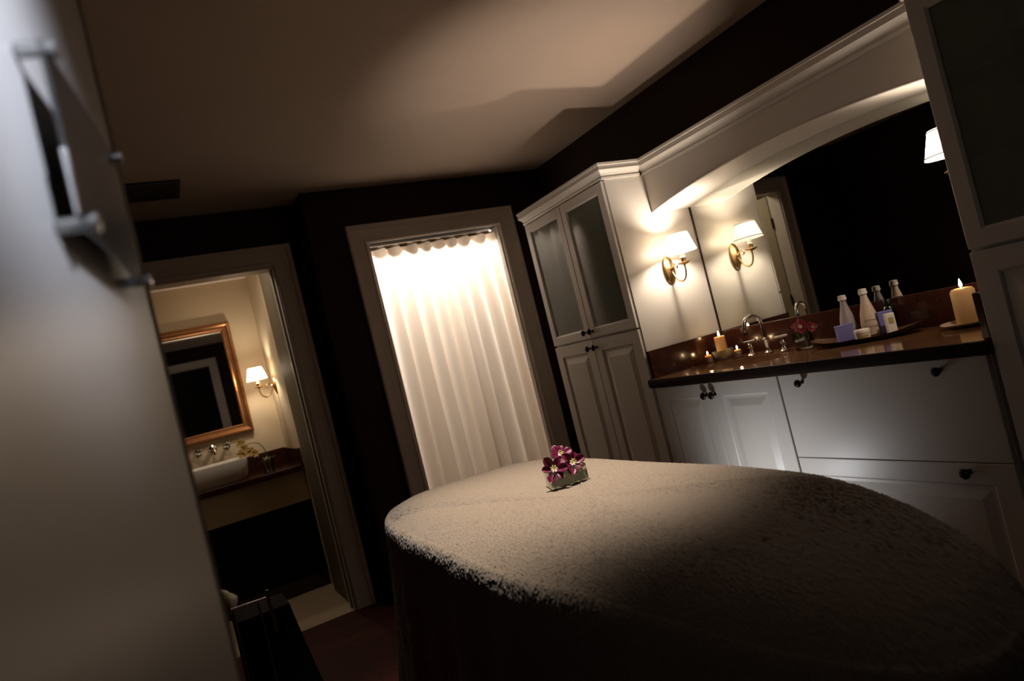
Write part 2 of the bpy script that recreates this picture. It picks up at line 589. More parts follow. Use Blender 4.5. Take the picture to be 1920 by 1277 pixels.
# casings: profiled architraves around openings in a wall facing -Y
def casing(name, x0, x1, top, yface, wd=0.112, base=0.0, mat=None, sgn=1):
    bm = bmn()
    prof = [(0.0, 0.0), (0.0, 0.012), (0.010, 0.018), (0.022, 0.012), (0.060, 0.015), (0.082, 0.020), (0.090, 0.030), (wd - 0.006, 0.032), (wd, 0.026), (wd, 0.0)]
    rings = []
    for k, (cx, cz, dx, dz) in enumerate(((x0, base, -1, 0), (x0, top, -1, 1), (x1, top, 1, 1), (x1, base, 1, 0))):
        rings.append([bm.verts.new((cx + dx * o, yface - sgn * h, cz + dz * o)) for o, h in prof])
    for a, b in zip(rings, rings[1:]):
        for k in range(len(prof)):
            l = (k + 1) % len(prof)
            bm.faces.new((a[k], a[l], b[l], b[k]))
    bm.faces.new(rings[0]); bm.faces.new(rings[-1])
    o = build(name, bm, mat or M['trim'])
    o['kind'] = 'structure'
    return o


casing('trim_1', 1.212, 2.092, 2.027, YB - 0.0005)
casing('trim_2', -0.05, 0.706, 2.027, YD - 0.0005)
# jamb linings
bm = bmn()
box(bm, 0.698, 0.7155, YD, YD + 0.12, 0, 2.03, 0.002)
box(bm, -0.0595, -0.042, YD, YD + 0.12, 0, 2.03, 0.002)
box(bm, -0.042, 0.698, YD, YD + 0.12, 2.012, 2.0295, 0.002)
box(bm, 0.686, 0.698, YD + 0.05, YD + 0.085, 0, 2.012, 0.002)
struct('trim_3', bm, M['trim'])
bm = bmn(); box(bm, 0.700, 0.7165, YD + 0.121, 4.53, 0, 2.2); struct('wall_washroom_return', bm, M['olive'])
bm = bmn()
box(bm, 1.2125, 1.224, YB, YD + 0.1, 0, 2.026)
box(bm, 2.080, 2.0915, YB, YD + 0.1, 0, 2.026)
struct('trim_4', bm, M['trim'])
bm = bmn(); box(bm, -0.9, -0.16, YD - 0.016, YD - 0.0005, 0, 0.12, 0.003); struct('baseboard_washroom_side', bm, M['trim'])
bm = bmn(); box(bm, 0.899, 1.098, YB - 0.016, YB - 0.0005, 0, 0.12, 0.003); struct('baseboard_back', bm, M['brown'])
casing('trim_5', -0.19, 0.66, 2.06, -0.0005)
casing('trim_7', -0.19, 0.66, 2.06, 0.1205, sgn=-1)

# ------------------------------------------------------------------ knob prototype mesh
def knob_bm(r=0.016):
    b = bmn()
    k = r / 0.016
    lathe(b, [(0.0075 * k, 0), (0.0075 * k, -0.004), (0.0045 * k, -0.008), (0.0045 * k, -0.014), (0.010 * k, -0.018), (0.0155 * k, -0.023), (0.016 * k, -0.028), (0.012 * k, -0.033), (0.004 * k, -0.0355)], 20, axis='y')
    return b


def facing(name, label, cat, W, H, D, loc, rotz):
    """empty root for cupboards: local x = width, z = height, -y = out of the face (y=0 is the door face)"""
    return thing(name, label, cat, loc, rotz)


def panel_door(parent, x, z, W, H, knob=None, name='door', th=0.019, frame=0.058):
    b = bmn()
    rect_rings(b, W, H, [(0.0, -th), (0.0, -0.002), (0.002, 0.0), (frame, 0.0), (frame + 0.004, -0.003), (frame + 0.008, -0.0085), (frame + 0.018, -0.0085), (frame + 0.045, -0.001), (frame + 0.047, -0.0005)])
    d = build(name, b, M['cab'], parent, loc=(x, 0, z))
    if knob:
        build('knob', knob_bm(), M['knob'], d, True, loc=(knob[0] - x, 0, knob[1] - z))
    return d


def flat_front(parent, x, z, W, H, knobs, name='drawer', th=0.019):
    b = bmn()
    rect_rings(b, W, H, [(0.0, -th), (0.0, -0.002), (0.002, 0.0), (0.05, 0.0)])
    d = build(name, b, M['cab'], parent, loc=(x, 0, z))
    for k in knobs:
        build('knob', knob_bm(0.014), M['knob'], d, True, loc=(k[0] - x, 0, k[1] - z))
    return d


def glass_door(parent, x, z, W, H, knob, th=0.019, frame=0.052, sheer=False):
    b = bmn()
    rs = rect_rings(b, W, H, [(0.0, -th), (0.0, -0.002), (0.002, 0.0), (frame - 0.008, 0.0), (frame, -0.006), (frame, -th)], fill=False)
    for i in range(4):
        j = (i + 1) % 4
        b.faces.new((rs[0][i], rs[0][j], rs[-1][j], rs[-1][i]))
    d = build('glass_door', b, M['cab'], parent, loc=(x, 0, z))
    g = bmn()
    box(g, frame - 0.003, W - frame + 0.003, 0.009, 0.013, frame - 0.003, H - frame + 0.003)
    gp = build('glass_pane', g, M['cabglass'], d)
    gp['label'] = 'grey green glass pane'
    build('knob', knob_bm(), M['knob'], d, True, loc=(knob[0] - x, 0, knob[1] - z))
    if sheer:
        g = bmn()
        xs = [frame + 0.004 + (W - 2 * frame - 0.008) * i / 120 for i in range(121)]
        cols = []
        for zz in (0.075, 0.30, H - 0.22, H - 0.105):
            cols.append([g.verts.new((xx, 0.030 + 0.0065 * math.sin(xx * 150 + 0.8 * math.sin(xx * 37)), zz)) for xx in xs])
        for c0, c1 in zip(cols, cols[1:]):
            for i in range(120):
                g.faces.new((c0[i], c0[i + 1], c1[i + 1], c1[i]))
        build('pleated_sheer', g, M['sheer'], d, True)
        g = bmn(); tube(g, [(frame, 0.024, H - 0.100), (W - frame, 0.024, H - 0.100)], 0.003, 8); build('sheer_rod', g, M['nickel'], d, True)
    return d


def crown_prof(z0, z1, p=0.045):
    h = z1 - z0
    return [(0, z0), (0.008, z0), (0.010, z0 + 0.010 * h / 0.08), (0.006, z0 + 0.016 * h / 0.08), (0.014, z0 + 0.030 * h / 0.08), (0.026, z0 + 0.045 * h / 0.08), (p - 0.004, z0 + 0.058 * h / 0.08), (p - 0.004, z0 + 0.066 * h / 0.08), (p, z0 + 0.068 * h / 0.08), (p, z1), (0, z1)]


# Cupboards on the right wall: local x runs along -Y (rotz = -90 deg): local (x,y,z) -> world (y.., ...)
# rotation of -90deg: local +x -> world -Y ; local -y -> world -X  (outwards to the room)
def cupboard(name, label, Yfar, Ynear, sheer=False):
    Wd = Yfar - Ynear
    dep = XR - HX - 0.002
    t = thing(name, label, 'cupboard', (HX, Yfar, 0), -PI / 2)
    b = bmn()
    s = 0.018
    f = 0.021
    top = 1.893
    box(b, 0, s, f, dep, 0.0, top)
    box(b, Wd - s, Wd, f, dep, 0.0, top)
    box(b, s, Wd - s, dep - 0.01, dep, 0.08, top)
    box(b, s, Wd - s, f, dep - 0.01, top - s, top)
    box(b, s, Wd - s, f, dep - 0.01, 1.160, 1.180)
    box(b, s, Wd - s, f, dep - 0.01, 0.08, 0.10)
    box(b, s, Wd - s, f + 0.04, f + 0.055, 0.0, 0.08)
    # face frame stile between doors
    box(b, Wd / 2 - 0.008, Wd / 2 + 0.008, f, f + 0.02, 0.10, top - s)
    build('carcass', b, M['cab'], t)
    b = bmn()
    box(b, s, Wd - s, dep - 0.014, dep - 0.0105, 1.181, top - s - 0.001)
    build('lining', b, M['cabin'], t)
    for zz in (1.42, 1.64):
        b = bmn(); box(b, s + 0.001, Wd - s - 0.001, f + 0.045, dep - 0.02, zz, zz + 0.012)
        build('shelf', b, M['cabin'], t)
    b = bmn()
    cut = 2.234 - 0.024 - HX
    pth = [(Wd, cut if sheer else dep - 0.002), (Wd, 0.012), (0.0, 0.012), (0.0, dep - 0.002 if sheer else cut)]
    sweep_profile(b, pth[::-1], crown_prof(1.893, 1.968, 0.028))
    box(b, 0.0, Wd, 0.013, dep - 0.002, 1.958, 1.966)
    build('crown_moulding', b, M['cab'], t)
    dw = (Wd - 0.012) / 2
    glass_door(t, 0.004, 1.180, dw, 1.888 - 1.180, (dw + 0.004 - 0.026, 1.215), sheer=sheer)
    glass_door(t, 0.008 + dw, 1.180, dw, 1.888 - 1.180, (dw + 0.008 + 0.026, 1.215), sheer=sheer)
    panel_door(t, 0.004, 0.10, dw, 1.170 - 0.10, (dw + 0.004 - 0.026, 1.130))
    panel_door(t, 0.008 + dw, 0.10, dw, 1.170 - 0.10, (dw + 0.008 + 0.026, 1.130))
    return t


cupboard('tall_cupboard', 'cream tall cupboard with glass upper doors between curtain and sink', 3.265, 2.496, True)
cupboard('tall_cupboard', 'dim tall cupboard at right edge, nearest the camera beside the worktop', 1.030, 0.300)


# base cabinets below the worktop
def base_cab(name, label, Yfar, Ynear):
    Wd = Yfar - Ynear
    x0 = HX + 0.008
    dep = XR - x0 - 0.002
    t = thing(name, label, 'cabinet', (x0, Yfar, 0), -PI / 2)
    b = bmn()
    s = 0.018
    f = 0.021
    box(b, 0.001, s, f, dep, 0, 0.888)
    box(b, Wd - s, Wd - 0.001, f, dep, 0, 0.888)
    box(b, s, Wd - s, dep - 0.01, dep, 0.08, 0.888)
    box(b, s, Wd - s, f, dep - 0.01, 0.08, 0.10)
    box(b, s, Wd - s, f, f + 0.02, 0.87, 0.888)
    box(b, s, Wd - s, f + 0.04, f + 0.055, 0, 0.08)
    build('carcass', b, M['cab'], t)
    return t


t = base_cab('base_cabinet', 'white base cabinet with two raised panel doors under the sink', 2.494, 1.780)
panel_door(t, 0.004, 0.10, 0.352, 0.786, (0.334, 0.836))
panel_door(t, 0.358, 0.10, 0.353, 0.786, (0.380, 0.836))
t = base_cab('base_cabinet', 'white base cabinet with wide plain drawer below the cosmetics tray', 1.778, 1.050)
flat_front(t, 0.002, 0.5765, 0.722, 0.310, [(0.105, 0.855), (0.592, 0.855)])
panel_door(t, 0.002, 0.10, 0.722, 0.474, (0.600, 0.549), name='lower_drawer', frame=0.062)

# ------------------------------------------------------------------ worktop with sink cut-out
SCX, SCY, SA, SB = 2.165, 2.100, 0.140, 0.205
b = bmn()
X0, X1, Y0, Y1 = 1.965, XR - 0.001, 1.032, 2.494
N = 64
top, bot, ot, ob = [], [], [], []
pts = []
for i in range(N):
    a = 2 * PI * i / N
    dx, dy = math.cos(a), math.sin(a)
    ex, ey = SCX + SA * dx, SCY + SB * dy
    tt = []
    if dx > 1e-9: tt.append((X1 - SCX) / dx)
    if dx < -1e-9: tt.append((X0 - SCX) / dx)
    if dy > 1e-9: tt.append((Y1 - SCY) / dy)
    if dy < -1e-9: tt.append((1.70 - SCY) / dy)
    q = min(tt)
    pts.append(((ex, ey), (SCX + dx * q, SCY + dy * q)))
for z, inner, outer in ((0.930, top, ot), (0.890, bot, ob)):
    for (e, o_) in pts:
        inner.append(b.verts.new((e[0], e[1], z)))
        outer.append(b.verts.new((o_[0], o_[1], z)))
for i in range(N):
    j = (i + 1) % N
    b.faces.new((top[i], top[j], ot[j], ot[i]))
    b.faces.new((bot[i], bot[j], ob[j], ob[i]))
    b.faces.new((top[i], top[j], bot[j], bot[i]))
# corner triangles
for cx, cy in ((X0, Y1), (X1, Y1), (X0, 1.70), (X1, 1.70)):
    best = sorted(range(N), key=lambda i: (pts[i][1][0] - cx) ** 2 + (pts[i][1][1] - cy) ** 2)[:2]
    for z, arr in ((0.930, ot), (0.890, ob)):
        c = b.verts.new((cx, cy, z))
        b.faces.new((arr[best[0]], arr[best[1]], c))
wt = thing('worktop', 'glossy brown stone worktop with an oval sink cut-out', 'worktop', (0, 0, 0))
build('slab', b, M['stone'], wt)
b = bmn(); box(b, X0, X1, Y0, 1.70, 0.890, 0.930); build('slab', b, M['stone'], wt)
b = bmn()
prof = [(X0, 0.8895), (X0 - 0.006, 0.893), (X0 - 0.010, 0.900), (X0 - 0.010, 0.920), (X0 - 0.006, 0.928), (X0, 0.9300)]
r0 = [b.verts.new((x, Y0, z)) for x, z in prof]
r1 = [b.verts.new((x, Y1, z)) for x, z in prof]
for k in range(len(prof) - 1):
    b.faces.new((r0[k], r0[k + 1], r1[k + 1], r1[k]))
b.faces.new((r0[0], r0[-1], r1[-1], r1[0])); b.faces.new(r0); b.faces.new(r1)
build('front_edge', b, M['edge'], wt, True)
for args in ((2.462, X1, Y0, Y1), (X0 + 0.02, 2.4615, Y1 - 0.02, Y1), (X0 + 0.02, 2.4615, Y0, Y0 + 0.02)):
    b = bmn(); box(b, *args, 0.9305, 1.060, 0.002); build('backsplash', b, M['splash'], wt)

# sink basin (undermounted oval bowl)
b = bmn()
prof = []
for i in range(13):
    a = PI / 2 * i / 12
    prof.append((math.cos(a) * 1.0 if i < 12 else 0.12, -0.135 * math.sin(a)))
outer = [(r + 0.05, z - 0.006) for r, z in prof]
rings = []
for r, z in prof + outer[::-1]:
    rings.append([b.verts.new(((SA + 0.004) * r * math.cos(2 * PI * k / 48), (SB + 0.004) * r * math.sin(2 * PI * k / 48), z)) for k in range(48)])
for a_, c_ in zip(rings, rings[1:] + rings[:1]):
    for k in range(48):
        b.faces.new((a_[k], a_[(k + 1) % 48], c_[(k + 1) % 48], c_[k]))
t = thing('sink_basin', 'white oval sink basin set into the brown worktop', 'sink', (SCX, SCY, 0.889))
build('bowl', b, M['china'], t, True)
b = bmn(); lathe(b, [(0.026, -0.1385), (0.026, -0.131), (0.018, -0.131), (0.016, -0.134)], 24); build('drain', b, M['nickel'], t, True)

# faucet: three pieces on the worktop
t = thing('gooseneck_faucet', 'nickel gooseneck faucet with two bar handles behind the oval sink', 'faucet', (2.355, 2.120, 0.9305))
b = bmn()
lathe(b, [(0.022, 0), (0.022, 0.006), (0.012, 0.014), (0.010, 0.05), (0.014, 0.056), (0.014, 0.066), (0.009, 0.072)], 20)
arc = [(0, 0, 0.06), (0, 0, 0.12)] + [(-0.045 + 0.045 * math.cos(a), 0.02 * math.sin(a / 2), 0.135 + 0.045 * math.sin(a)) for a in [PI * k / 8 for k in range(0, 9)]] + [(-0.090, 0.022, 0.112)]
tube(b, spline(arc, 4), 0.008, 12)
lathe(b, [(0.0105, 0.100), (0.0105, 0.116)], 16, c=(-0.090, 0.022, 0))
build('spout', b, M['nickel'], t, True)
for yy in (0.085, -0.095):
    b = bmn()
    lathe(b, [(0.020, 0), (0.020, 0.005), (0.010, 0.014), (0.007, 0.030), (0.012, 0.038), (0.007, 0.046), (0.007, 0.060)], 20, c=(-0.01, yy, 0))
    tube(b, [(-0.01, yy + 0.035, 0.064), (-0.01, yy, 0.066), (-0.01, yy - 0.035, 0.068)], 0.0052, 10)
    build('handle', b, M['nickel'], t, True)

# ------------------------------------------------------------------ mirror and arched valance
AY0, AY1 = 1.032, 2.494


def archz(y):
    return 1.700 + 0.064 * (1 - ((y - 1.763) / 0.731) ** 2)


b = bmn()
n = 40
fr, bk = [], []
ys = [AY0 + 0.001 + (AY1 - AY0 - 0.002) * i / n for i in range(n + 1)]
for x, lst in ((2.4750, fr), (2.4815, bk)):
    lst.append([b.verts.new((x, y, 1.0605)) for y in ys])
    lst.append([b.verts.new((x, y, archz(y) + 0.012)) for y in ys])
for lst in (fr, bk):
    for i in range(n):
        b.faces.new((lst[0][i], lst[0][i + 1], lst[1][i + 1], lst[1][i]))
for i in range(n):
    for q in (0, 1):
        b.faces.new((fr[q][i], fr[q][i + 1], bk[q][i + 1], bk[q][i]))
b.faces.new((fr[0][0], fr[1][0], bk[1][0], bk[0][0])); b.faces.new((fr[0][-1], fr[1][-1], bk[1][-1], bk[0][-1]))
tag(build('wall_mirror', b, M['mirror']), 'large unframed wall mirror above the brown worktop, under the arch', 'mirror')

for yy in (AY0 + 0.001, AY1 - 0.005):
    b = bmn(); box(b, 2.4695, 2.4745, yy, yy + 0.004, 1.0605, 1.70)
    o = build('trim_6', b, M['brown']); o['kind'] = 'structure'
t = thing('arched_valance', 'cream arched valance with crown moulding over the wall mirror', 'valance', (0, 0, 0))
VX = 2.234
b = bmn()
fl = [[b.verts.new((x, y, zf(y))) for y in ys] for x, zf in ((VX, archz), (VX, lambda y: 1.962), (VX + 0.02, lambda y: 1.962), (VX + 0.02, archz))]
for k in range(4):
    a_, c_ = fl[k], fl[(k + 1) % 4]
    for i in range(n):
        b.faces.new((a_[i], a_[i + 1], c_[i + 1], c_[i]))
b.faces.new([f_[0] for f_ in fl]); b.faces.new([f_[-1] for f_ in fl])
build('arch_panel', b, M['cab'], t)
b = bmn()
fl = [[b.verts.new((x, y, archz(y) + dz)) for y in ys] for x, dz in ((VX + 0.0205, 0.0), (2.4745, 0.0), (2.4745, 0.010), (VX + 0.0205, 0.010))]
for k in range(4):
    a_, c_ = fl[k], fl[(k + 1) % 4]
    for i in range(n):
        b.faces.new((a_[i], a_[i + 1], c_[i + 1], c_[i]))
b.faces.new([f_[0] for f_ in fl]); b.faces.new([f_[-1] for f_ in fl])
build('soffit', b, M['cab'], t, True)
b = bmn(); tube(b, [(VX, y, archz(y) + 0.004) for y in ys], 0.0045, 8); build('bead', b, M['cab'], t, True)
b = bmn()
cp = crown_prof(1.888, 1.968, 0.030)
ra = [b.verts.new((VX - o_, AY0 + 0.001, z)) for o_, z in cp]
rb = [b.verts.new((VX - o_, AY1 - 0.001, z)) for o_, z in cp]
for k in range(len(cp)):
    l = (k + 1) % len(cp)
    b.faces.new((ra[k], ra[l], rb[l], rb[k]))
b.faces.new(ra); b.faces.new(rb)
build('crown_moulding', b, M['cab'], t)
b = bmn(); box(b, VX + 0.0205, 2.4815, AY0 + 0.001, AY1 - 0.001, 1.955, 1.962); build('top_board', b, M['cab'], t)


# ------------------------------------------------------------------ wall sconces
def make_sconce(label, loc, rotz, power, cat='sconce'):
    t = thing('wall_sconce', label, cat, loc, rotz)
    # local: wall plane y=0, outwards -y; origin at plate centre
    b = bmn()
    lathe(b, [(0.040, 0.0), (0.040, -0.004), (0.036, -0.009), (0.028, -0.014), (0.016, -0.018), (0.010, -0.021), (0.004, -0.022)], 32, axis='y', sx=1.0, sy=1.72)
    build('back_plate', b, M['brass'], t, True)
    b = bmn()
    tube(b, spline([(0, -0.018, -0.006), (0, -0.030, -0.030), (0, -0.050, -0.058), (0, -0.075, -0.070), (0, -0.100, -0.058), (0, -0.113, -0.028), (0, -0.114, 0.004)], 6), 0.0045, 10)
    tube(b, spline([(0, -0.020, -0.004), (0, -0.036, 0.014), (0, -0.052, 0.020), (0, -0.064, 0.010), (0, -0.062, -0.002), (0, -0.052, -0.004)], 6), [0.004] * 25 + [0.0035] * 6, 8)
    lathe(b, [(0.006, -0.02), (0.010, -0.026), (0.006, -0.032)], 14, axis='y')
    build('arm', b, M['brass'], t, True)
    b = bmn()
    lathe(b, [(0.004, -0.002), (0.010, 0.002), (0.024, 0.007), (0.031, 0.013), (0.030, 0.015), (0.022, 0.011), (0.012, 0.010), (0.012, 0.034), (0.002, 0.034)], 28, c=(0, -0.114, 0))
    build('candle_cup', b, M['brass'], t, True)
    b = bmn(); lathe(b, [(0.014, 0.0345), (0.014, 0.040), (0.010, 0.042), (0.010, 0.068), (0.001, 0.070)], 20, c=(0, -0.114, 0)); build('candle_sleeve', b, M['sleeve'], t, True)
    b = bmn(); lathe(b, [(0.0720, 0.062), (0.0475, 0.150)], 40, c=(0, -0.114, 0), cap=False)
    sh = build('lamp_shade', b, M['shade'], t, True)
    for z, r in ((0.0690, 0.0715), (0.1460, 0.0500)):
        b = bmn()
        tube(b, [(r * math.cos(2 * PI * k / 40), -0.114 + r * math.sin(2 * PI * k / 40), z) for k in range(40)], 0.0021, 6, closed=True)
        build('binding', b, M['shadetrim'], sh, True)
    L = lamp('sconce_bulb', 'POINT', (0, -0.114, 0.104), power, WARM, 0.020)
    L.parent = t
    return t


make_sconce('brass sconce with lit white shade on the cupboard side, left of the mirror', (2.247, 2.4955, 1.412), 0, 12.5)
make_sconce('brass sconce half hidden behind the dim cupboard at the right', (2.247, 1.0305, 1.412), PI, 6.5)
make_sconce('brass sconce with lit white shade on the cream washroom wall', (WX + 0.0015, 5.045, 1.392), -PI / 2, 5.2)


# ------------------------------------------------------------------ curtain and rod
b = bmn()
nx, nz = 540, 40
cx0, cx1 = 1.226, 2.078
grid = []
random.seed(3)
ph = [random.uniform(0, 6.28) for _ in range(6)]


KF = 9
for iz in range(nz + 1):
    v = iz / nz
    z = 1.995 - v * 1.975
    row = []
    for ix in range(nx + 1):
        u = ix / nx
        w_ = 2 * PI * KF * (u + 0.012 * math.sin(9 * u + ph[0]) + 0.006 * math.sin(23 * u + ph[1] + 1.2 * v))
        lean = 0.6 * math.sin(2.1 * KF * u + ph[2]) * v
        amp = 0.013 + 0.017 * v * (0.75 + 0.25 * math.sin(3.7 * KF * u + ph[3]))
        y = YB + 0.048 + amp * math.sin(w_) + 0.004 * math.sin(2.3 * w_ / KF * 3 + ph[4])
        ov = (0.7 + 1.5 * v + 0.35 * math.sin(1.3 * KF * u + ph[5])) / (2 * PI * KF)
        x = cx0 + (cx1 - cx0) * (u + ov * math.sin(w_ + 1.2 + lean) * min(1, 12 * u, 12 * (1 - u)))
        zz = z + (0.005 * math.cos(w_) if iz == 0 else 0)
        row.append(b.verts.new((x, y, zz)))
    grid.append(row)
for iz in range(nz):
    for ix in range(nx):
        b.faces.new((grid[iz][ix], grid[iz][ix + 1], grid[iz + 1][ix + 1], grid[iz + 1][ix]))
t = thing('curtain', 'ivory pleated curtain, lit from behind, filling the framed opening', 'curtain', (0, 0, 0))
build('curtain_panel', b, M['curtain'], t, True)
for i in range(9):
    x = cx0 + (cx1 - cx0) * (i + 0.35) / 9.0
    b = bmn(); box(b, x - 0.030, x + 0.030, YB + 0.052, YB + 0.0705, 1.992, 2.012, 0.003)
    build('tab', b, M['rod'], t)
b = bmn(); tube(b, [(1.2245, YB + 0.080, 2.003), (2.0795, YB + 0.080, 2.003)], 0.0085, 14)
tag(build('curtain_rod', b, M['rod'], None, True), 'thin taupe curtain rod under the head of the framed opening', 'rod')
b = bmn(); box(b, 1.25, 2.05, 3.93, 4.03, 2.215, 2.299, 0.004)
tag(build('closet_light_housing', b, M['white']), 'white light housing behind the top of the curtain', 'light')

# ------------------------------------------------------------------ ceiling register and downlight trims
t = thing('air_vent', 'dark air vent set in the ceiling above the washroom door', 'vent', (0.14, 3.49, CZ))
b = bmn()
for x0, x1, y0, y1 in ((-0.14, 0.14, -0.13, -0.108), (-0.14, 0.14, 0.108, 0.13), (-0.14, -0.118, -0.108, 0.108), (0.118, 0.14, -0.108, 0.108)):
    box(b, x0, x1, y0, y1, -0.008, -0.0005)
build('frame', b, M['vent'], t)
b = bmn()
for i in range(9):
    y = -0.098 + i * 0.0245
    box(b, -0.117, 0.117, y, y + 0.012, -0.006, -0.002)
build('slats', b, M['vent'], t)
def downlight_trim(label, x, y):
    b = bmn()
    lathe(b, [(0.055, -0.001), (0.058, -0.006), (0.046, -0.010), (0.040, -0.002), (0.040, -0.0005), (0.055, -0.0005)], 32)
    o = build('downlight', b, M['trim'], None, True, loc=(x, y, CZ))
    tag(o, label, 'light')
downlight_trim('round ceiling downlight over the middle of the massage table', 1.0, 1.72)
t = thing('unseen_floor_uplight', 'small black uplight on the floor between massage table and sink cabinet', 'lamp', (1.50, 1.90, 0.0))
b = bmn(); lathe(b, [(0.07, 0.0), (0.07, 0.012), (0.012, 0.018), (0.010, 0.32), (0.002, 0.325)], 24); build('stand', b, M['knob'], t, True)
b = bmn(); lathe(b, [(0.002, -0.02), (0.030, -0.02), (0.036, 0.030), (0.033, 0.030), (0.028, -0.012), (0.002, -0.012)], 24, c=(0.0, 0, 0.36), axis='x'); build('lamp_head', b, M['knob'], t, True)

t = dup(t, (1.43, 1.30, 0.0), 0.0, 'small black uplight added to light the ceiling, unseen between the massage table and the wide plain drawer')
# ------------------------------------------------------------------ massage table and blanket
BX0, BX1, BY0, BY1, BZ = 0.540, 1.283, 0.56, 2.47, 0.799
t = thing('massage_table', 'massage table wholly hidden under the taupe blanket', 'table', (0.9, 1.6, 0))
b = bmn(); box(b, -0.33, 0.33, -0.62, 0.78, 0.64, 0.735, 0.03); build('padded_top', b, M['blackpad'], t)
for sx in (-1, 1):
    for sy in (-0.50, 0.70):
        b = bmn(); tube(b, [(sx * 0.28, sy, 0.0), (sx * 0.28, sy, 0.639)], 0.022, 12); build('leg', b, M['metal_leg'], t, True)


def supell(a, hx, hy, n=4.2):
    c, s = math.cos(a), math.sin(a)
    n = 3.2 + 0.95 * math.tanh(s * 2.6)
    r = (abs(c / hx) ** n + abs(s / hy) ** n) ** (-1 / n)
    return r * c, r * s


b = bmn()
cxm, cym = (BX0 + BX1) / 2, (BY0 + BY1) / 2
hx, hy = (BX1 - BX0) / 2, (BY1 - BY0) / 2
NA, ND = 1440, 110
angs = []
# even spacing along the outline
fine = [supell(2 * PI * i / 7200, hx, hy) for i in range(7201)]
acc = [0.0]
for p, q in zip(fine, fine[1:]):
    acc.append(acc[-1] + math.hypot(q[0] - p[0], q[1] - p[1]))
tot = acc[-1]
j = 0
for i in range(NA):
    tgt = tot * i / NA
    while acc[j + 1] < tgt:
        j += 1
    angs.append(fine[j])


def jit(p, amp):
    return amp * random.uniform(-0.62, 0.62)


def top_z(x, y):
    u = (x - cxm) / hx
    v = (y - cym) / hy
    z = BZ - 0.004
    z += 0.008 * math.exp(-((u + 0.45) ** 2 / 0.18 + (v - 0.6) ** 2 / 0.35))
    z += 0.007 * math.exp(-((u - 0.55) ** 2 / 0.2 + (v + 0.1) ** 2 / 0.4))
    z += 0.004 * noise.noise(Vector((x * 3.1, y * 3.1, 0.3)))
    return z


MG = NA // 8
grid_v = {}


def ring_pos(i, j, k):
    """position 0..8k along the square ring k, counter-clockwise from (k, -k)"""
    if i == k and j < k:
        return j + k
    if j == k and i > -k:
        return 2 * k + (k - i)
    if i == -k and j > -k:
        return 4 * k + (k - j)
    return 6 * k + (i + k)


def outl(fr):
    p = fr * NA
    a0 = int(p) % NA
    a1 = (a0 + 1) % NA
    t_ = p - int(p)
    return angs[a0][0] * (1 - t_) + angs[a1][0] * t_, angs[a0][1] * (1 - t_) + angs[a1][1] * t_


for i in range(-MG, MG + 1):
    for j in range(-MG, MG + 1):
        k = max(abs(i), abs(j))
        if k == 0:
            px, py, f = 0.0, 0.0, 0.0
        else:
            px, py = outl(((ring_pos(i, j, k) / (8.0 * k)) - 0.125) % 1.0)
            f = k / MG
        x, y = cxm + px * f, cym + py * f
        dist = (1 - f) * math.hypot(px, py)
        z = top_z(x, y)
        e = max(0.0, 1 - dist / 0.22) if k else 0.0
        z -= 0.030 * e ** 2.6
        ny = max(0.0, (BY0 + 0.55 - y) / 0.55)
        z -= 0.100 * ny ** 1.6
        nrm = Vector((px / hx * e * 0.6, py / hy * e * 0.6, 1)).normalized()
        p = Vector((x, y, z))
        grid_v[(i, j)] = b.verts.new(p + nrm * jit(p, 0.0024))
for i in range(-MG, MG):
    for j in range(-MG, MG):
        b.faces.new((grid_v[(i, j)], grid_v[(i + 1, j)], grid_v[(i + 1, j + 1)], grid_v[(i, j + 1)]))
last = [None] * (8 * MG)
for i in range(-MG, MG + 1):
    for j in range(-MG, MG + 1):
        if max(abs(i), abs(j)) == MG:
            last[(ring_pos(i, j, MG) - MG) % (8 * MG)] = grid_v[(i, j)]
rings = [last]
rim = [v.co.copy() for v in rings[-1]]
for k in range(1, ND + 1):
    f = k / ND
    ring = []
    for i, (px, py) in enumerate(angs):
        l = math.hypot(px / hx, py / hy)
        ox, oy = px / hx, py / hy
        # outward normal of the superellipse
        nx_, ny_ = math.copysign(abs(px / hx) ** 3.2, px) / hx, math.copysign(abs(py / hy) ** 3.2, py) / hy
        ln = math.hypot(nx_, ny_)
        nx_, ny_ = nx_ / ln, ny_ / ln
        arc = min(1.0, f / 0.14)
        drop = 0.042 * (1 - math.cos(arc * PI / 2)) + max(0.0, f - 0.14) / 0.86 * 0.56
        out = 0.026 * math.sin(arc * PI / 2)
        s = i / NA * tot
        ffr = max(0.0, f - 0.10) / 0.90
        foldw = math.sin(s * 17 + 1.3 * math.sin(s * 5)) + 0.6 * math.sin(s * 29 + 2)
        out += ffr * (0.050 + 0.020 * foldw) + 0.02 * ffr * ffr
        z0 = rim[i].z
        p = Vector((cxm + px + nx_ * out, cym + py + ny_ * out, z0 - drop))
        ring.append(b.verts.new(p + Vector((nx_, ny_, 0.25)) * jit(p, 0.0028)))
    rings.append(ring)
for a_, c_ in zip(rings, rings[1:]):
    for i in range(NA):
        i2 = (i + 1) % NA
        b.faces.new((a_[i], a_[i2], c_[i2], c_[i]))
bl = build('blanket', b, M['terry'], None, True)
for e in bl.data.polygons:
    e.use_smooth = True
tag(bl, 'taupe terry blanket draped over the massage table', 'blanket')


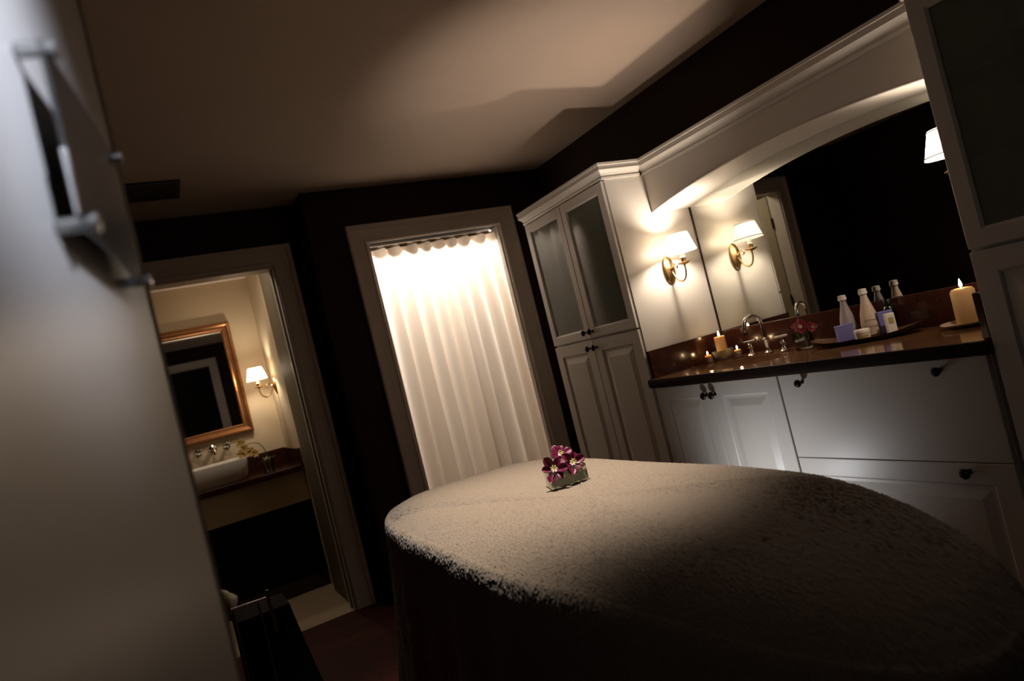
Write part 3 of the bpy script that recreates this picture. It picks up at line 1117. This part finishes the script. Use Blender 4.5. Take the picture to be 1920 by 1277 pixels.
# ------------------------------------------------------------------ flowers and vases
def petal_bm(bm, L, W, cup, M4, curl=0.2, n=7, m=5):
    g = []
    for i in range(n + 1):
        u = i / n
        wv = W * (math.sin(PI * min(1, u * 0.96 + 0.04)) ** 0.7) * (0.55 + 0.6 * u)
        row = []
        for k in range(m + 1):
            v = k / m * 2 - 1
            x = L * u
            y = wv * v * 0.5
            z = cup * (u ** 1.5) * L + 0.25 * wv * v * v - curl * L * max(0, u - 0.6) ** 2 * 2.5
            row.append(bm.verts.new(M4 @ Vector((x, y, z))))
        g.append(row)
    for i in range(n):
        for k in range(m):
            bm.faces.new((g[i][k], g[i + 1][k], g[i + 1][k + 1], g[i][k + 1]))


def blossom(label, loc, facing_dir, size, stem_to, cat='flower', group=None, mat='petal', petals=6, seed=0, name='cut_flower'):
    rnd = random.Random(seed)
    t = thing(name, label, cat, loc, 0, group)
    q = Vector(facing_dir).normalized().to_track_quat('Z', 'Y').to_matrix().to_4x4()
    for i in range(petals):
        b = bmn()
        a = 2 * PI * i / petals + rnd.uniform(-0.12, 0.12)
        R = q @ Matrix.Rotation(a, 4, 'Z')
        big = 1.0 if i % 2 == 0 else 0.86
        petal_bm(b, size * big, size * (0.74 if i % 2 == 0 else 0.60), rnd.uniform(0.25, 0.5), R, rnd.uniform(0.1, 0.5))
        p = build('petal', b, M[mat], t, True)
        md = p.modifiers.new('th', 'SOLIDIFY'); md.thickness = 0.0008
    b = bmn()
    for i in range(petals):
        R = q @ Matrix.Rotation(2 * PI * i / petals, 4, 'Z') @ Matrix.Translation((0, 0, size * 0.06))
        petal_bm(b, size * 0.24, size * 0.15, 0.5, R, 0, 4, 3)
    p = build('throat', b, M['petwhite'], t, True)
    md = p.modifiers.new('th', 'SOLIDIFY'); md.thickness = 0.0006
    b = bmn()
    for i in range(7):
        a = 2 * PI * i / 7
        e = q @ Vector((size * 0.20 * math.cos(a), size * 0.20 * math.sin(a), size * 0.42))
        m_ = q @ Vector((size * 0.05 * math.cos(a), size * 0.05 * math.sin(a), size * 0.25))
        tube(b, [q @ Vector((0, 0, 0.002)), m_, e], [0.0006, 0.0006, 0.0016], 6)
    build('stamens', b, M['stamen'], t, True)
    if stem_to is not None:
        b = bmn()
        e = Vector(stem_to) - Vector(loc)
        tube(b, spline([q @ Vector((0, 0, -0.001)), q @ Vector((0, 0, -0.010)), e * 0.6 + Vector((0.004, 0, 0)), e], 5), 0.0018, 8)
        build('stem', b, M['leafpale'], t, True)
    return t


def block_vase(label, loc, rotz, W, D, H, wall=0.004):
    t = thing('glass_vase', label, 'vase', loc, rotz)
    b = bmn()
    # hollow box: outer and inner shells joined at the rim
    o = [b.verts.new((sx * W / 2, sy * D / 2, z)) for z in (0, H) for sx, sy in ((-1, -1), (1, -1), (1, 1), (-1, 1))]
    w2, d2 = W / 2 - wall, D / 2 - wall
    i_ = [b.verts.new((sx * w2, sy * d2, z)) for z in (wall * 2, H) for sx, sy in ((-1, -1), (1, -1), (1, 1), (-1, 1))]
    b.faces.new(o[:4]); b.faces.new(i_[:4])
    for k in range(4):
        l = (k + 1) % 4
        b.faces.new((o[k], o[l], o[4 + l], o[4 + k]))
        b.faces.new((i_[k], i_[l], i_[4 + l], i_[4 + k]))
        b.faces.new((o[4 + k], o[4 + l], i_[4 + l], i_[4 + k]))
    build('glass', b, M['vaseglass'], t)
    return t


vloc = (0.968, 1.712, top_z(0.968, 1.712) - 0.002)
VR = math.atan2(-0.29, 0.957)
v = block_vase('clear glass block vase with green leaves on the taupe blanket', vloc, VR, 0.112, 0.075, 0.052, 0.003)
b = bmn()
# folded leaves wound inside the vase
for k, (off, zb, hh) in enumerate(((-0.031, 0.007, 0.026), (-0.024, 0.007, 0.036), (-0.008, 0.008, 0.038), (0.012, 0.008, 0.036), (0.028, 0.008, 0.028))):
    rows = []
    for i in range(13):
        x = -0.049 + 0.098 * i / 12
        y = off + 0.004 * math.sin(i * 0.9 + k)
        z0 = zb
        z1 = zb + hh * (0.75 + 0.35 * math.sin(i * 0.45 + k * 1.3))
        rows.append([b.verts.new((x, y, z0)), b.verts.new((x, y + 0.002, (z0 + z1) / 2)), b.verts.new((x, y, z1))])
    for r0_, r1_ in zip(rows, rows[1:]):
        for q_ in (0, 1):
            b.faces.new((r0_[q_], r0_[q_ + 1], r1_[q_ + 1], r1_[q_]))
lv = build('leaves', b, M['leaf'], v, True)
md = lv.modifiers.new('th', 'SOLIDIFY'); md.thickness = 0.0012
b = bmn()
for k in range(5):
    a0 = -0.045 + 0.02 * k
    tube(b, spline([(a0, -0.02, 0.012 + 0.004 * k), (a0 + 0.02, 0.0, 0.03), (min(0.048, a0 + 0.045), 0.018, 0.014 + 0.006 * k)], 6), 0.0028, 8)
build('stems', b, M['leafpale'], v, True)
ca, sa_ = math.cos(VR), math.sin(VR)


def vpos(x, y, z):
    return (vloc[0] + ca * x - sa_ * y, vloc[1] + sa_ * x + ca * y, vloc[2] + z)


tocam = Vector((-0.42, -0.78, 0.45))
blossom('magenta flower in the block vase on the blanket, the left bloom', vpos(-0.034, -0.030, 0.056), tocam + Vector((-0.12, 0, 0.0)), 0.043, vpos(-0.01, 0, 0.010), mat='petal', seed=1)
blossom('magenta flower in the block vase on the blanket, the right bloom', vpos(0.020, -0.024, 0.058), tocam + Vector((0.45, -0.1, 0.0)), 0.041, vpos(0.01, 0, 0.010), mat='petal', seed=2)
blossom('magenta flower in the block vase on the blanket, topmost and rear bloom', vpos(0.000, 0.006, 0.084), Vector((-0.1, -0.75, 0.75)), 0.038, vpos(0, 0.01, 0.010), mat='petal', seed=5)

# ------------------------------------------------------------------ things on the worktop
CT = 0.9305
g = 'lit tea candles in glass cups by the sink'


def flame_child(parent, z, h=0.022, r=0.0042, power=0.25):
    b = bmn(); tube(b, [(0, 0, z - 0.004), (0.0004, 0, z + 0.004)], 0.0008, 6); build('wick', b, M['wick'], parent)
    b = bmn()
    lathe(b, [(r * 0.35, 0), (r * 0.85, h * 0.15), (r, h * 0.32), (r * 0.75, h * 0.58), (r * 0.35, h * 0.82), (r * 0.05, h)], 14, c=(0.0004, 0, z + 0.003))
    build('flame', b, M['flame'], parent, True)
    L = lamp('flame_light', 'POINT', (0, 0, z + 0.006 + h * 0.5), power, (1.0, 0.62, 0.28), 0.004)
    L.parent = parent


def tea_candle(label, x, y):
    t = thing('tea_candle', label, 'candle', (x, y, CT), 0.4)
    b = bmn(); lathe(b, [(0.015, 0.0), (0.018, 0.002), (0.021, 0.030), (0.0195, 0.030), (0.0165, 0.004), (0.002, 0.004)], 24); build('glass_cup', b, M['bowlglass'], t, True)
    b = bmn(); lathe(b, [(0.0145, 0.0042), (0.0155, 0.020), (0.0155, 0.036), (0.013, 0.038), (0.002, 0.0365)], 24); build('wax', b, M['wax'], t, True)
    flame_child(t, 0.039, 0.016, 0.0035, 0.12)
    return t


tea_candle('small lit tea candle at the left end of the worktop, left of the pillar', 2.290, 2.425)
tea_candle('small lit tea candle between the glass bowl and the faucet', 2.345, 2.288)

t = thing('candle_bowl', 'clear glass bowl of dark pebbles holding the left pillar candle', 'bowl', (2.372, 2.408, CT))
b = bmn(); lathe(b, [(0.022, 0.0), (0.036, 0.006), (0.047, 0.022), (0.052, 0.044), (0.050, 0.045), (0.0445, 0.024), (0.034, 0.010), (0.002, 0.006)], 40); build('bowl', b, M['bowlglass'], t, True)
b = bmn()
rnd = random.Random(4)
for i in range(26):
    a = rnd.uniform(0, 2 * PI); r = rnd.uniform(0.028, 0.036); z = rnd.uniform(0.012, 0.024)
    m4 = Matrix.Translation((r * math.cos(a), r * math.sin(a), z)) @ Matrix.Rotation(rnd.uniform(0, 3), 4, 'Z') @ Matrix.Diagonal((0.006, 0.0045, 0.0035, 1))
    bmesh.ops.create_icosphere(b, subdivisions=2, radius=1, matrix=m4)
pb = build('pebbles', b, M['pebble'], t, True); pb['kind'] = 'stuff'
t = thing('pillar_candle', 'lit ivory pillar candle standing in the glass bowl by the sink', 'candle', (2.372, 2.408, CT + 0.012))
b = bmn(); lathe(b, [(0.025, 0.0), (0.0255, 0.003), (0.0255, 0.096), (0.0235, 0.100), (0.018, 0.096), (0.002, 0.094)], 36); build('wax', b, M['wax'], t, True)
flame_child(t, 0.098, 0.026, 0.0048, 0.35)

t = thing('candle_plate', 'tan plate under the pillar candle at the right end of the worktop', 'plate', (2.365, 1.265, CT))
b = bmn(); lathe(b, [(0.050, 0.0), (0.085, 0.006), (0.098, 0.014), (0.097, 0.016), (0.083, 0.010), (0.050, 0.0045), (0.002, 0.0045)], 40); build('dish', b, M['plate'], t, True)
t = thing('pillar_candle', 'lit broad pillar candle on the tan plate beside the dim cupboard', 'candle', (2.385, 1.290, CT + 0.0055))
b = bmn(); lathe(b, [(0.036, 0.0), (0.037, 0.003), (0.036, 0.108), (0.030, 0.117), (0.020, 0.119), (0.014, 0.114), (0.002, 0.113)], 36); build('wax', b, M['wax'], t, True)
flame_child(t, 0.118, 0.030, 0.0055, 0.45)

# vase with red flower on the counter
vv = (2.330, 1.908, CT)
v2 = thing('glass_vase', 'clear square glass vase of greenery on the worktop beside the faucet', 'vase', vv, 0.5)
b = bmn()
pr = [(0.036, 0.0), (0.040, 0.004), (0.041, 0.070), (0.038, 0.070), (0.037, 0.010), (0.002, 0.010)]
lathe(b, pr, 24)
for vtx in b.verts:
    # squarish section
    x, y = vtx.co.x, vtx.co.y
    r = math.hypot(x, y)
    if r > 0.01:
        a = math.atan2(y, x)
        kf = (abs(math.cos(a)) ** 5 + abs(math.sin(a)) ** 5) ** (-0.2)
        vtx.co.x *= kf * 0.93; vtx.co.y *= kf * 0.93
build('glass', b, M['clear'], v2, True)
b = bmn()
rnd = random.Random(9)
for i in range(12):
    a = rnd.uniform(0, 2 * PI); r = rnd.uniform(0.004, 0.024)
    R = Matrix.Translation((r * math.cos(a), r * math.sin(a), 0.012)) @ Matrix.Rotation(rnd.uniform(0, 6.28), 4, 'Z') @ Matrix.Rotation(-1.35, 4, 'Y')
    petal_bm(b, rnd.uniform(0.045, 0.058), 0.020, 0.1, R, 0.1, 6, 3)
lv = build('leaves', b, M['leaf'], v2, True)
md = lv.modifiers.new('th', 'SOLIDIFY'); md.thickness = 0.001
blossom('deep red flower in the square vase beside the faucet, the larger bloom', (2.318, 1.898, CT + 0.092), Vector((-0.7, -0.6, 0.4)), 0.036, (2.330, 1.908, CT + 0.014), mat='petalred', seed=11, petals=8)
blossom('deep red flower hanging over the right rim of the square vase', (2.345, 1.868, CT + 0.082), Vector((-0.2, -0.9, 0.1)), 0.026, (2.332, 1.904, CT + 0.014), mat='petalred', seed=12, petals=6)

# boat-shaped tray
TX0, TY0, TX1, TY1 = 2.275, 1.815, 2.385, 1.455
t = thing('boat_tray', 'dark wooden boat-shaped tray with raised tips holding the cosmetics', 'tray', ((TX0 + TX1) / 2, (TY0 + TY1) / 2, CT), math.atan2(TY1 - TY0, TX1 - TX0))
TL = math.hypot(TX1 - TX0, TY1 - TY0) / 2 + 0.012
b = bmn()
nu, nv = 48, 12
top_g, bot_g = [], []
for i in range(nu + 1):
    u = -1 + 2 * i / nu
    wv = 0.088 * math.sqrt(max(0, 1 - abs(u) ** 2.4)) + 0.001
    rt, rb_ = [], []
    for k in range(nv + 1):
        vq = -1 + 2 * k / nv
        z = 0.011 + 0.020 * abs(u) ** 3.2 + 0.007 * abs(vq) ** 6
        zb = max(0.0, 0.020 * abs(u) ** 3.2 - 0.001) + 0.006 * abs(vq) ** 4
        rt.append(b.verts.new((u * TL, vq * wv, z)))
        rb_.append(b.verts.new((u * TL, vq * wv * 0.97, zb)))
    top_g.append(rt); bot_g.append(rb_)
tco = [[q.co.copy() for q in row] for row in top_g]
bco = [[q.co.copy() for q in row] for row in bot_g]
for row in bot_g:
    for q in row:
        b.verts.remove(q)
for i in range(nu):
    for k in range(nv):
        b.faces.new((top_g[i][k], top_g[i + 1][k], top_g[i + 1][k + 1], top_g[i][k + 1]))
build('dish', b, M['tray'], t, True)
b = bmn()
tg = [[b.verts.new(p) for p in row] for row in tco]
bg = [[b.verts.new(p) for p in row] for row in bco]
for i in range(nu):
    for k in range(nv):
        b.faces.new((bg[i][k], bg[i + 1][k], bg[i + 1][k + 1], bg[i][k + 1]))
    for k in (0, nv):
        b.faces.new((tg[i][k], tg[i + 1][k], bg[i + 1][k], bg[i][k]))
for i in (0, nu):
    for k in range(nv):
        b.faces.new((tg[i][k], tg[i][k + 1], bg[i][k + 1], bg[i][k]))
bmesh.ops.delete(b, geom=[q for q in b.verts if not q.link_faces], context='VERTS')
build('underside', b, M['edge'], t, True)
TZ = CT + 0.0125


def bottle(label, x, y, mat, h=0.170, r=0.033):
    t = thing('lotion_bottle', label, 'bottle', (x, y, TZ))
    b = bmn()
    k = h / 0.17
    lathe(b, [(r * 0.9, 0), (r, 0.004), (r * 0.97, 0.045 * k), (r * 0.80, 0.080 * k), (r * 0.52, 0.115 * k), (r * 0.36, 0.138 * k), (r * 0.33, 0.150 * k), (0.002, 0.150 * k)], 36)
    build('body', b, mat, t, True)
    b = bmn()
    lathe(b, [(0.0125, 0.1505 * k), (0.0155, 0.1515 * k), (0.0160, 0.158 * k), (0.0140, 0.166 * k), (0.0150, 0.170 * k), (0.002, 0.172 * k)], 24)
    build('cap', b, M['white'], t, True)
    a0, a1, rr = PI * 0.98, PI * 1.52, r * 0.985
    for zz, hgt in ((0.058, 0.0025), (0.036, 0.0014), (0.031, 0.0014)):
        b = bmn()
        q0 = []
        for i in range(13):
            a = a0 + (a1 - a0) * i / 12
            rad = rr * (1.0 - max(0, zz - 0.045) * 3.0) + 0.0014
            q0.append((b.verts.new((rad * math.cos(a), rad * math.sin(a), zz)), b.verts.new((rad * math.cos(a), rad * math.sin(a), zz + hgt))))
        for m0, m1 in zip(q0, q0[1:]):
            b.faces.new((m0[0], m1[0], m1[1], m0[1]))
        build('printed_line', b, M['print'], t, True)
    return t


bottle('frosted translucent bottle with white cap, rear left on the tray', 2.365, 1.715, M['frost'])
bottle('cream lotion bottle with white cap, the taller nearer one on the tray', 2.375, 1.632, M['frostc'], 0.178, 0.035)

t = thing('soap_carton', 'small lavender carton at the left front of the tray', 'box', (2.300, 1.692, TZ), -0.55)
b = bmn(); box(b, -0.029, 0.029, -0.015, 0.015, 0, 0.056, 0.001); build('carton', b, M['lav'], t)
b = bmn(); box(b, -0.030, 0.030, -0.016, 0.016, 0.0565, 0.0620, 0.001); build('lid', b, M['lav'], t)
t = thing('soap_carton', 'taller lavender carton at the right rear of the tray', 'box', (2.395, 1.585, TZ), -0.6)
b = bmn(); box(b, -0.027, 0.027, -0.014, 0.014, 0, 0.080, 0.001); build('carton', b, M['lav'], t)
t = thing('cream_tube', 'narrow white carton with olive label at the right of the tray', 'box', (2.356, 1.542, TZ), -0.6)
b = bmn(); box(b, -0.016, 0.016, -0.010, 0.010, 0, 0.072, 0.002); build('carton', b, M['white'], t)
b = bmn(); box(b, -0.009, 0.009, -0.0112, -0.0102, 0.034, 0.056); build('printed_label', b, M['label'], t)
t = thing('cream_jar', 'low white cream jar at the front of the tray', 'jar', (2.285, 1.612, TZ), -0.6)
b = bmn(); lathe(b, [(0.024, 0), (0.026, 0.003), (0.026, 0.020), (0.024, 0.021), (0.002, 0.021)], 36); build('jar_body', b, M['white'], t, True)
b = bmn(); lathe(b, [(0.0272, 0.0215), (0.0275, 0.023), (0.0275, 0.033), (0.0255, 0.036), (0.002, 0.036)], 36); build('lid', b, M['white'], t, True)
b = bmn()
q0 = [(b.verts.new((0.0264 * math.cos(a), 0.0264 * math.sin(a), 0.005)), b.verts.new((0.0264 * math.cos(a), 0.0264 * math.sin(a), 0.016))) for a in [PI * (1.15 + 0.5 * i / 10) for i in range(11)]]
for m0, m1 in zip(q0, q0[1:]):
    b.faces.new((m0[0], m1[0], m1[1], m0[1]))
build('printed_label', b, M['label'], t, True)
t = thing('dark_bottle', 'dark green bottle behind the taller lavender carton', 'bottle', (2.440, 1.590, CT))
b = bmn(); lathe(b, [(0.018, 0), (0.020, 0.004), (0.020, 0.085), (0.018, 0.100), (0.012, 0.106), (0.012, 0.112), (0.002, 0.112)], 30); build('body', b, M['dkglass'], t, True)
b = bmn(); lathe(b, [(0.0135, 0.1125), (0.0135, 0.128), (0.012, 0.130), (0.002, 0.130)], 24); build('cap', b, M['dkglass'], t, True)

# ------------------------------------------------------------------ foreground door with acrylic plaque
TH = math.radians(7.2)
# local frame of the leaf: +x along the leaf (hinge -> free edge), -y is the seen face
DD = 0.90
PD = DD * math.sin(TH - math.radians(0.75))
ux, uy = math.sin(TH), math.cos(TH)
nx0, ny0 = math.cos(TH), -math.sin(TH)
along_edge = DD * math.cos(TH - math.radians(0.75))
LEAF = 0.76
hx_, hy_ = ux * (along_edge - LEAF) - nx0 * PD, uy * (along_edge - LEAF) - ny0 * PD
t = thing('door_leaf', 'white open door close to the camera at the left edge', 'door', (hx_, hy_, 0.008), PI / 2 - TH)
b = bmn(); box(b, 0.0, LEAF - 0.022, 0.0, 0.036, 0.0, 2.03, 0.002); build('leaf', b, M['door'], t)
b = bmn()
b_prof = [(LEAF - 0.0215, 0.000), (LEAF - 0.018, -0.0035), (LEAF - 0.004, -0.0010), (LEAF, 0.003), (LEAF, 0.034), (LEAF - 0.003, 0.037), (LEAF - 0.0215, 0.037)]
ra = [b.verts.new((x, y, 0.0)) for x, y in b_prof]
rb = [b.verts.new((x, y, 2.03)) for x, y in b_prof]
for k in range(len(b_prof)):
    l = (k + 1) % len(b_prof)
    b.faces.new((ra[k], ra[l], rb[l], rb[k]))
b.faces.new(ra); b.faces.new(rb)
build('edge_strip', b, M['doorstrip'], t)
for zz in (0.25, 1.0, 1.80):
    b = bmn(); tube(b, [(-0.004, 0.040, zz - 0.045), (-0.004, 0.040, zz + 0.045)], 0.006, 10); build('hinge', b, M['knob'], t)
# plaque: offset from the hinge: along values measured on the leaf
sc_ = DD / 1.2
a0 = along_edge - LEAF
PX0, PX1 = 0.672 * sc_ - a0, 0.948 * sc_ - a0
PZ0, PZ1 = 1.21 + 0.202 * sc_, 1.21 + 0.362 * sc_
p = thing('door_plaque', 'smoky acrylic plaque on steel stand-offs fixed to the near white door', 'sign', (hx_, hy_, 0.0), PI / 2 - TH)
off = 0.0150
b = bmn()
gr = []
NP = 20
for i in range(NP + 1):
    u = i / NP
    x = PX0 - 0.006 + (PX1 - PX0 + 0.012) * u
    y = -off - 0.0012 * math.sin(PI * u)
    gr.append([b.verts.new((x, y, PZ0 - 0.004)), b.verts.new((x, y, PZ1 + 0.004)), b.verts.new((x, y - 0.003, PZ1 + 0.004)), b.verts.new((x, y - 0.003, PZ0 - 0.004))])
for r0_, r1_ in zip(gr, gr[1:]):
    for k in range(4):
        b.faces.new((r0_[k], r0_[(k + 1) % 4], r1_[(k + 1) % 4], r1_[k]))
b.faces.new(gr[0]); b.faces.new(gr[-1])
build('plate', b, M['acryl'], p, True)
b = bmn(); box(b, PX0 + 0.020, PX1 - 0.02, -off + 0.002, -off + 0.004, PZ0 + 0.012, PZ1 - 0.012)
ins = build('insert_card', b, glass_mat('smoky_insert', (0.50, 0.50, 0.50), 0.22, 0.45), p)
b = bmn(); tube(b, [(PX0 - 0.0085, -off - 0.0015, PZ0 + 0.004), (PX0 - 0.0085, -off - 0.0015, (PZ0 + PZ1) / 2 - 0.012)], 0.0022, 10); build('edge_glint', b, M['chrome'], p, True)  # chrome rod added to make the highlight streak on the plate's near edge
for xx in (PX0, PX1):
    for zz in (PZ0, PZ1):
        b = bmn(); lathe(b, [(0.0052, -0.0012), (0.0052, -off - 0.007), (0.0068, -off - 0.0075), (0.0068, -off - 0.010), (0.004, -off - 0.011)], 18, c=(xx, 0, zz), axis='y'); build('stand_off', b, M['steel'], p, True)
p.location.z = 0.0

# ------------------------------------------------------------------ washroom
t = thing('door_leaf', 'off-white washroom door swung open inside the washroom', 'door', (-0.075, YD + 0.125, 0.008), PI / 2 + 0.04)
b = bmn()
box(b, 0.0, 0.73, -0.036, 0.0, 0, 2.0, 0.002)
build('leaf', b, M['oldtrim'], t)
for z0_, z1_ in ((0.18, 0.95), (1.08, 1.85)):
    b = bmn(); box(b, 0.12, 0.61, -0.041, -0.0365, z0_, z1_, 0.003); build('panel', b, M['oldtrim'], t)
b = bmn(); tube(b, spline([(0.67, -0.037, 1.0), (0.67, -0.075, 1.0), (0.64, -0.085, 1.0), (0.58, -0.085, 1.0)], 4), 0.008, 10); build('handle', b, M['knob'], t, True)
for zz in (0.3, 1.05, 1.75):
    b = bmn(); tube(b, [(-0.006, -0.042, zz - 0.05), (-0.006, -0.042, zz + 0.05)], 0.007, 10); build('hinge', b, M['knob'], t)

# vanity shelf
t = thing('vanity_counter', 'dark red washroom counter with cream apron under the gilt mirror', 'counter', (0, 0, 0))
b = bmn(); box(b, -0.05, WX, 4.65, WY - 0.001, 0.785, 0.823, 0.002); build('top', b, M['splash'], t)
b = bmn(); box(b, -0.05, WX, 4.70, 4.72, 0.585, 0.784, 0.002); build('apron', b, M['cream'], t)
b = bmn()
prof = [(-1.19, 0.8235), (WX, 0.8235), (WX, 0.925), (-1.19, 0.925)]
box(b, -0.05, WX, WY - 0.02, WY - 0.001, 0.8235, 0.935, 0.002)
build('backsplash', b, M['splash'], t)
b = bmn(); box(b, WX - 0.02, WX, 4.66, WY - 0.021, 0.8235, 0.935, 0.002); build('backsplash', b, M['splash'], t)
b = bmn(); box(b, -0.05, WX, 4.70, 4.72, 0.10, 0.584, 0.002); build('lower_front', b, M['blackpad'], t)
b = bmn(); box(b, -0.05, WX, 4.73, 4.75, 0.0, 0.10, 0.001); build('plinth', b, M['splash'], t)
t = thing('vessel_basin', 'white rectangular vessel basin on the washroom counter', 'basin', (0.180, 4.98, 0.8235))
b = bmn()
W2, D2, Hh = 0.222, 0.185, 0.135


def rr(hw, hd, z, r=0.05, n=6):
    out = []
    for qx, qy, s0 in ((1, 1, 0), (-1, 1, PI / 2), (-1, -1, PI), (1, -1, 1.5 * PI)):
        for i in range(n + 1):
            a = s0 + PI / 2 * i / n
            out.append(b.verts.new((qx * (hw - r) + r * math.cos(a), qy * (hd - r) + r * math.sin(a), z)))
    return out


rg = [rr(W2 - 0.035, D2 - 0.035, 0.0), rr(W2 - 0.012, D2 - 0.012, 0.03), rr(W2, D2, Hh - 0.006), rr(W2 - 0.002, D2 - 0.002, Hh), rr(W2 - 0.016, D2 - 0.016, Hh), rr(W2 - 0.020, D2 - 0.020, Hh - 0.01), rr(W2 - 0.045, D2 - 0.045, 0.03), rr(W2 - 0.08, D2 - 0.08, 0.018)]
for a_, c_ in zip(rg, rg[1:]):
    for k in range(len(a_)):
        b.faces.new((a_[k], a_[(k + 1) % len(a_)], c_[(k + 1) % len(a_)], c_[k]))
b.faces.new(rg[0]); b.faces.new(rg[-1])
build('basin', b, M['china'], t, True)
t = thing('wall_faucet', 'chrome wall faucet with two handles above the vessel basin', 'faucet', (0.235, WY, 1.055))
b = bmn(); lathe(b, [(0.026, -0.001), (0.026, -0.008), (0.014, -0.014), (0.012, -0.06)], 20, axis='y'); tube(b, spline([(0, -0.05, 0), (0, -0.10, 0.004), (0, -0.14, -0.012), (0, -0.15, -0.035)], 5), 0.011, 12); build('spout', b, M['chrome'], t, True)
for xx in (-0.095, 0.095):
    b = bmn(); lathe(b, [(0.024, -0.001), (0.024, -0.008), (0.010, -0.014), (0.010, -0.04), (0.016, -0.045), (0.016, -0.055), (0.004, -0.058)], 20, c=(xx, 0, 0), axis='y')
    tube(b, [(xx - 0.028, -0.05, 0.0), (xx + 0.028, -0.05, 0.0)], 0.006, 8); build('handle', b, M['chrome'], t, True)

# framed mirror
t = thing('framed_mirror', 'gilt framed mirror on the cream washroom wall', 'mirror', (-0.30, WY - 0.001, 1.114))
MW, MH = 0.830, 0.822
b = bmn()
rs = rect_rings(b, MW, MH, [(0.0, 0.0), (0.0, 0.030), (0.008, 0.038), (0.020, 0.036), (0.030, 0.028), (0.045, 0.024), (0.056, 0.026), (0.062, 0.020), (0.064, 0.012), (0.064, 0.0)], fill=False)
for i in range(4):
    j = (i + 1) % 4
    b.faces.new((rs[0][i], rs[0][j], rs[-1][j], rs[-1][i]))
build('frame', b, M['gold'], t)
b = bmn(); box(b, 0.0645, MW - 0.0645, -0.010, -0.004, 0.0645, MH - 0.0645); build('mirror_glass', b, M['mirror'], t)

# yellow orchid
t = thing('glass_vase', 'dark green leafy vase at the right of the washroom counter', 'vase', (0.525, 4.88, 0.8235))
b = bmn(); lathe(b, [(0.028, 0), (0.032, 0.004), (0.040, 0.085), (0.0375, 0.085), (0.030, 0.008), (0.002, 0.008)], 28); build('glass', b, M['clear'], t, True)
b = bmn()
rnd = random.Random(21)
for i in range(9):
    R = Matrix.Translation((0, 0, 0.01)) @ Matrix.Rotation(i * 0.7, 4, 'Z') @ Matrix.Rotation(-rnd.uniform(1.1, 1.45), 4, 'Y')
    petal_bm(b, rnd.uniform(0.07, 0.12), 0.028, 0.0, R, 0.6, 7, 3)
lv = build('leaves', b, M['leaf'], t, True)
md = lv.modifiers.new('th', 'SOLIDIFY'); md.thickness = 0.001
stem = spline([(0.525, 4.88, 0.86), (0.53, 4.88, 0.95), (0.50, 4.87, 1.02), (0.45, 4.86, 1.04), (0.40, 4.85, 1.03)], 6)
t = thing('orchid_spray', 'arching spray of yellow orchids above the vessel basin', 'flower', (0.525, 4.88, 0.0))
b = bmn(); tube(b, [p_ - Vector((0.525, 4.88, 0)) for p_ in stem], 0.0028, 8); build('stem', b, M['leaf'], t, True)
for i, (x, y, z, s) in enumerate(((0.385, 4.85, 1.055, 0.034), (0.400, 4.84, 1.010, 0.036), (0.430, 4.84, 0.985, 0.036), (0.370, 4.83, 0.985, 0.034), (0.455, 4.83, 0.965, 0.030))):
    b = bmn()
    q = Vector((-0.1 + 0.15 * i, -0.9, 0.2)).to_track_quat('Z', 'Y').to_matrix().to_4x4()
    for k in range(5):
        petal_bm(b, s, s * 0.8, 0.25, Matrix.Translation((x - 0.525, y - 4.88, z)) @ q @ Matrix.Rotation(k * 2 * PI / 5 + i, 4, 'Z'), 0.3, 6, 4)
    pp = build('blossom', b, M['yellow'], t, True)
    md = pp.modifiers.new('th', 'SOLIDIFY'); md.thickness = 0.0008

# ------------------------------------------------------------------ black hamper at lower left
t = thing('laundry_hamper', 'black cloth hamper with steel rail on the floor behind the near door', 'hamper', (0.17, 2.86, 0.0))
b = bmn()
lo = [(-0.115, -0.10), (0.175, -0.10), (0.175, 0.12), (-0.115, 0.12)]
hi = [(-0.115, -0.09), (0.085, -0.09), (0.085, 0.11), (-0.115, 0.11)]
rgs = []
for i in range(9):
    f = i / 8
    z = 0.02 + f * 0.465
    k = f ** 0.75
    rgs.append([b.verts.new((l_[0] + (h_[0] - l_[0]) * k, l_[1] + (h_[1] - l_[1]) * k, z)) for l_, h_ in zip(lo, hi)])
for a_, c_ in zip(rgs, rgs[1:]):
    for k in range(4):
        b.faces.new((a_[k], a_[(k + 1) % 4], c_[(k + 1) % 4], c_[k]))
b.faces.new(rgs[0]); b.faces.new(rgs[-1])
build('bag', b, M['blackpad'], t)
b = bmn(); tube(b, [(-0.115, -0.098, 0.540), (0.010, -0.098, 0.536)], 0.006, 10); build('rail', b, M['steel'], t, True)
b = bmn(); box(b, 0.012, 0.024, -0.106, -0.0915, 0.40, 0.565, 0.002); build('post', b, M['wood'], t)
for xx in (-0.108, -0.02):
    b = bmn(); tube(b, [(xx, -0.098, 0.0), (xx, -0.098, 0.536)], 0.005, 8); build('leg', b, M['steel'], t, True)
b = bmn(); tube(b, [(0.165, 0.10, 0.0), (0.165, 0.10, 0.02)], 0.008, 8); tube(b, [(-0.105, 0.10, 0.0), (-0.105, 0.10, 0.02)], 0.008, 8); build('foot', b, M['steel'], t, True)
b = bmn()
bmesh.ops.create_icosphere(b, subdivisions=4, radius=1)
for vv_ in b.verts:
    c = vv_.co
    vv_.co = Vector((c.x * 0.034, c.y * 0.05, c.z * 0.045 * (1.0 if c.z < 0 else max(0.15, 0.75 - 0.75 * c.x)) * 1.0)) + Vector((0, 0, 0.006)) * noise.noise(c * 3)
tag(build('folded_towel', b, M['towel'], None, True, loc=(0.058, 2.92, 0.545)), 'small white towel lying on top of the black hamper', 'towel')
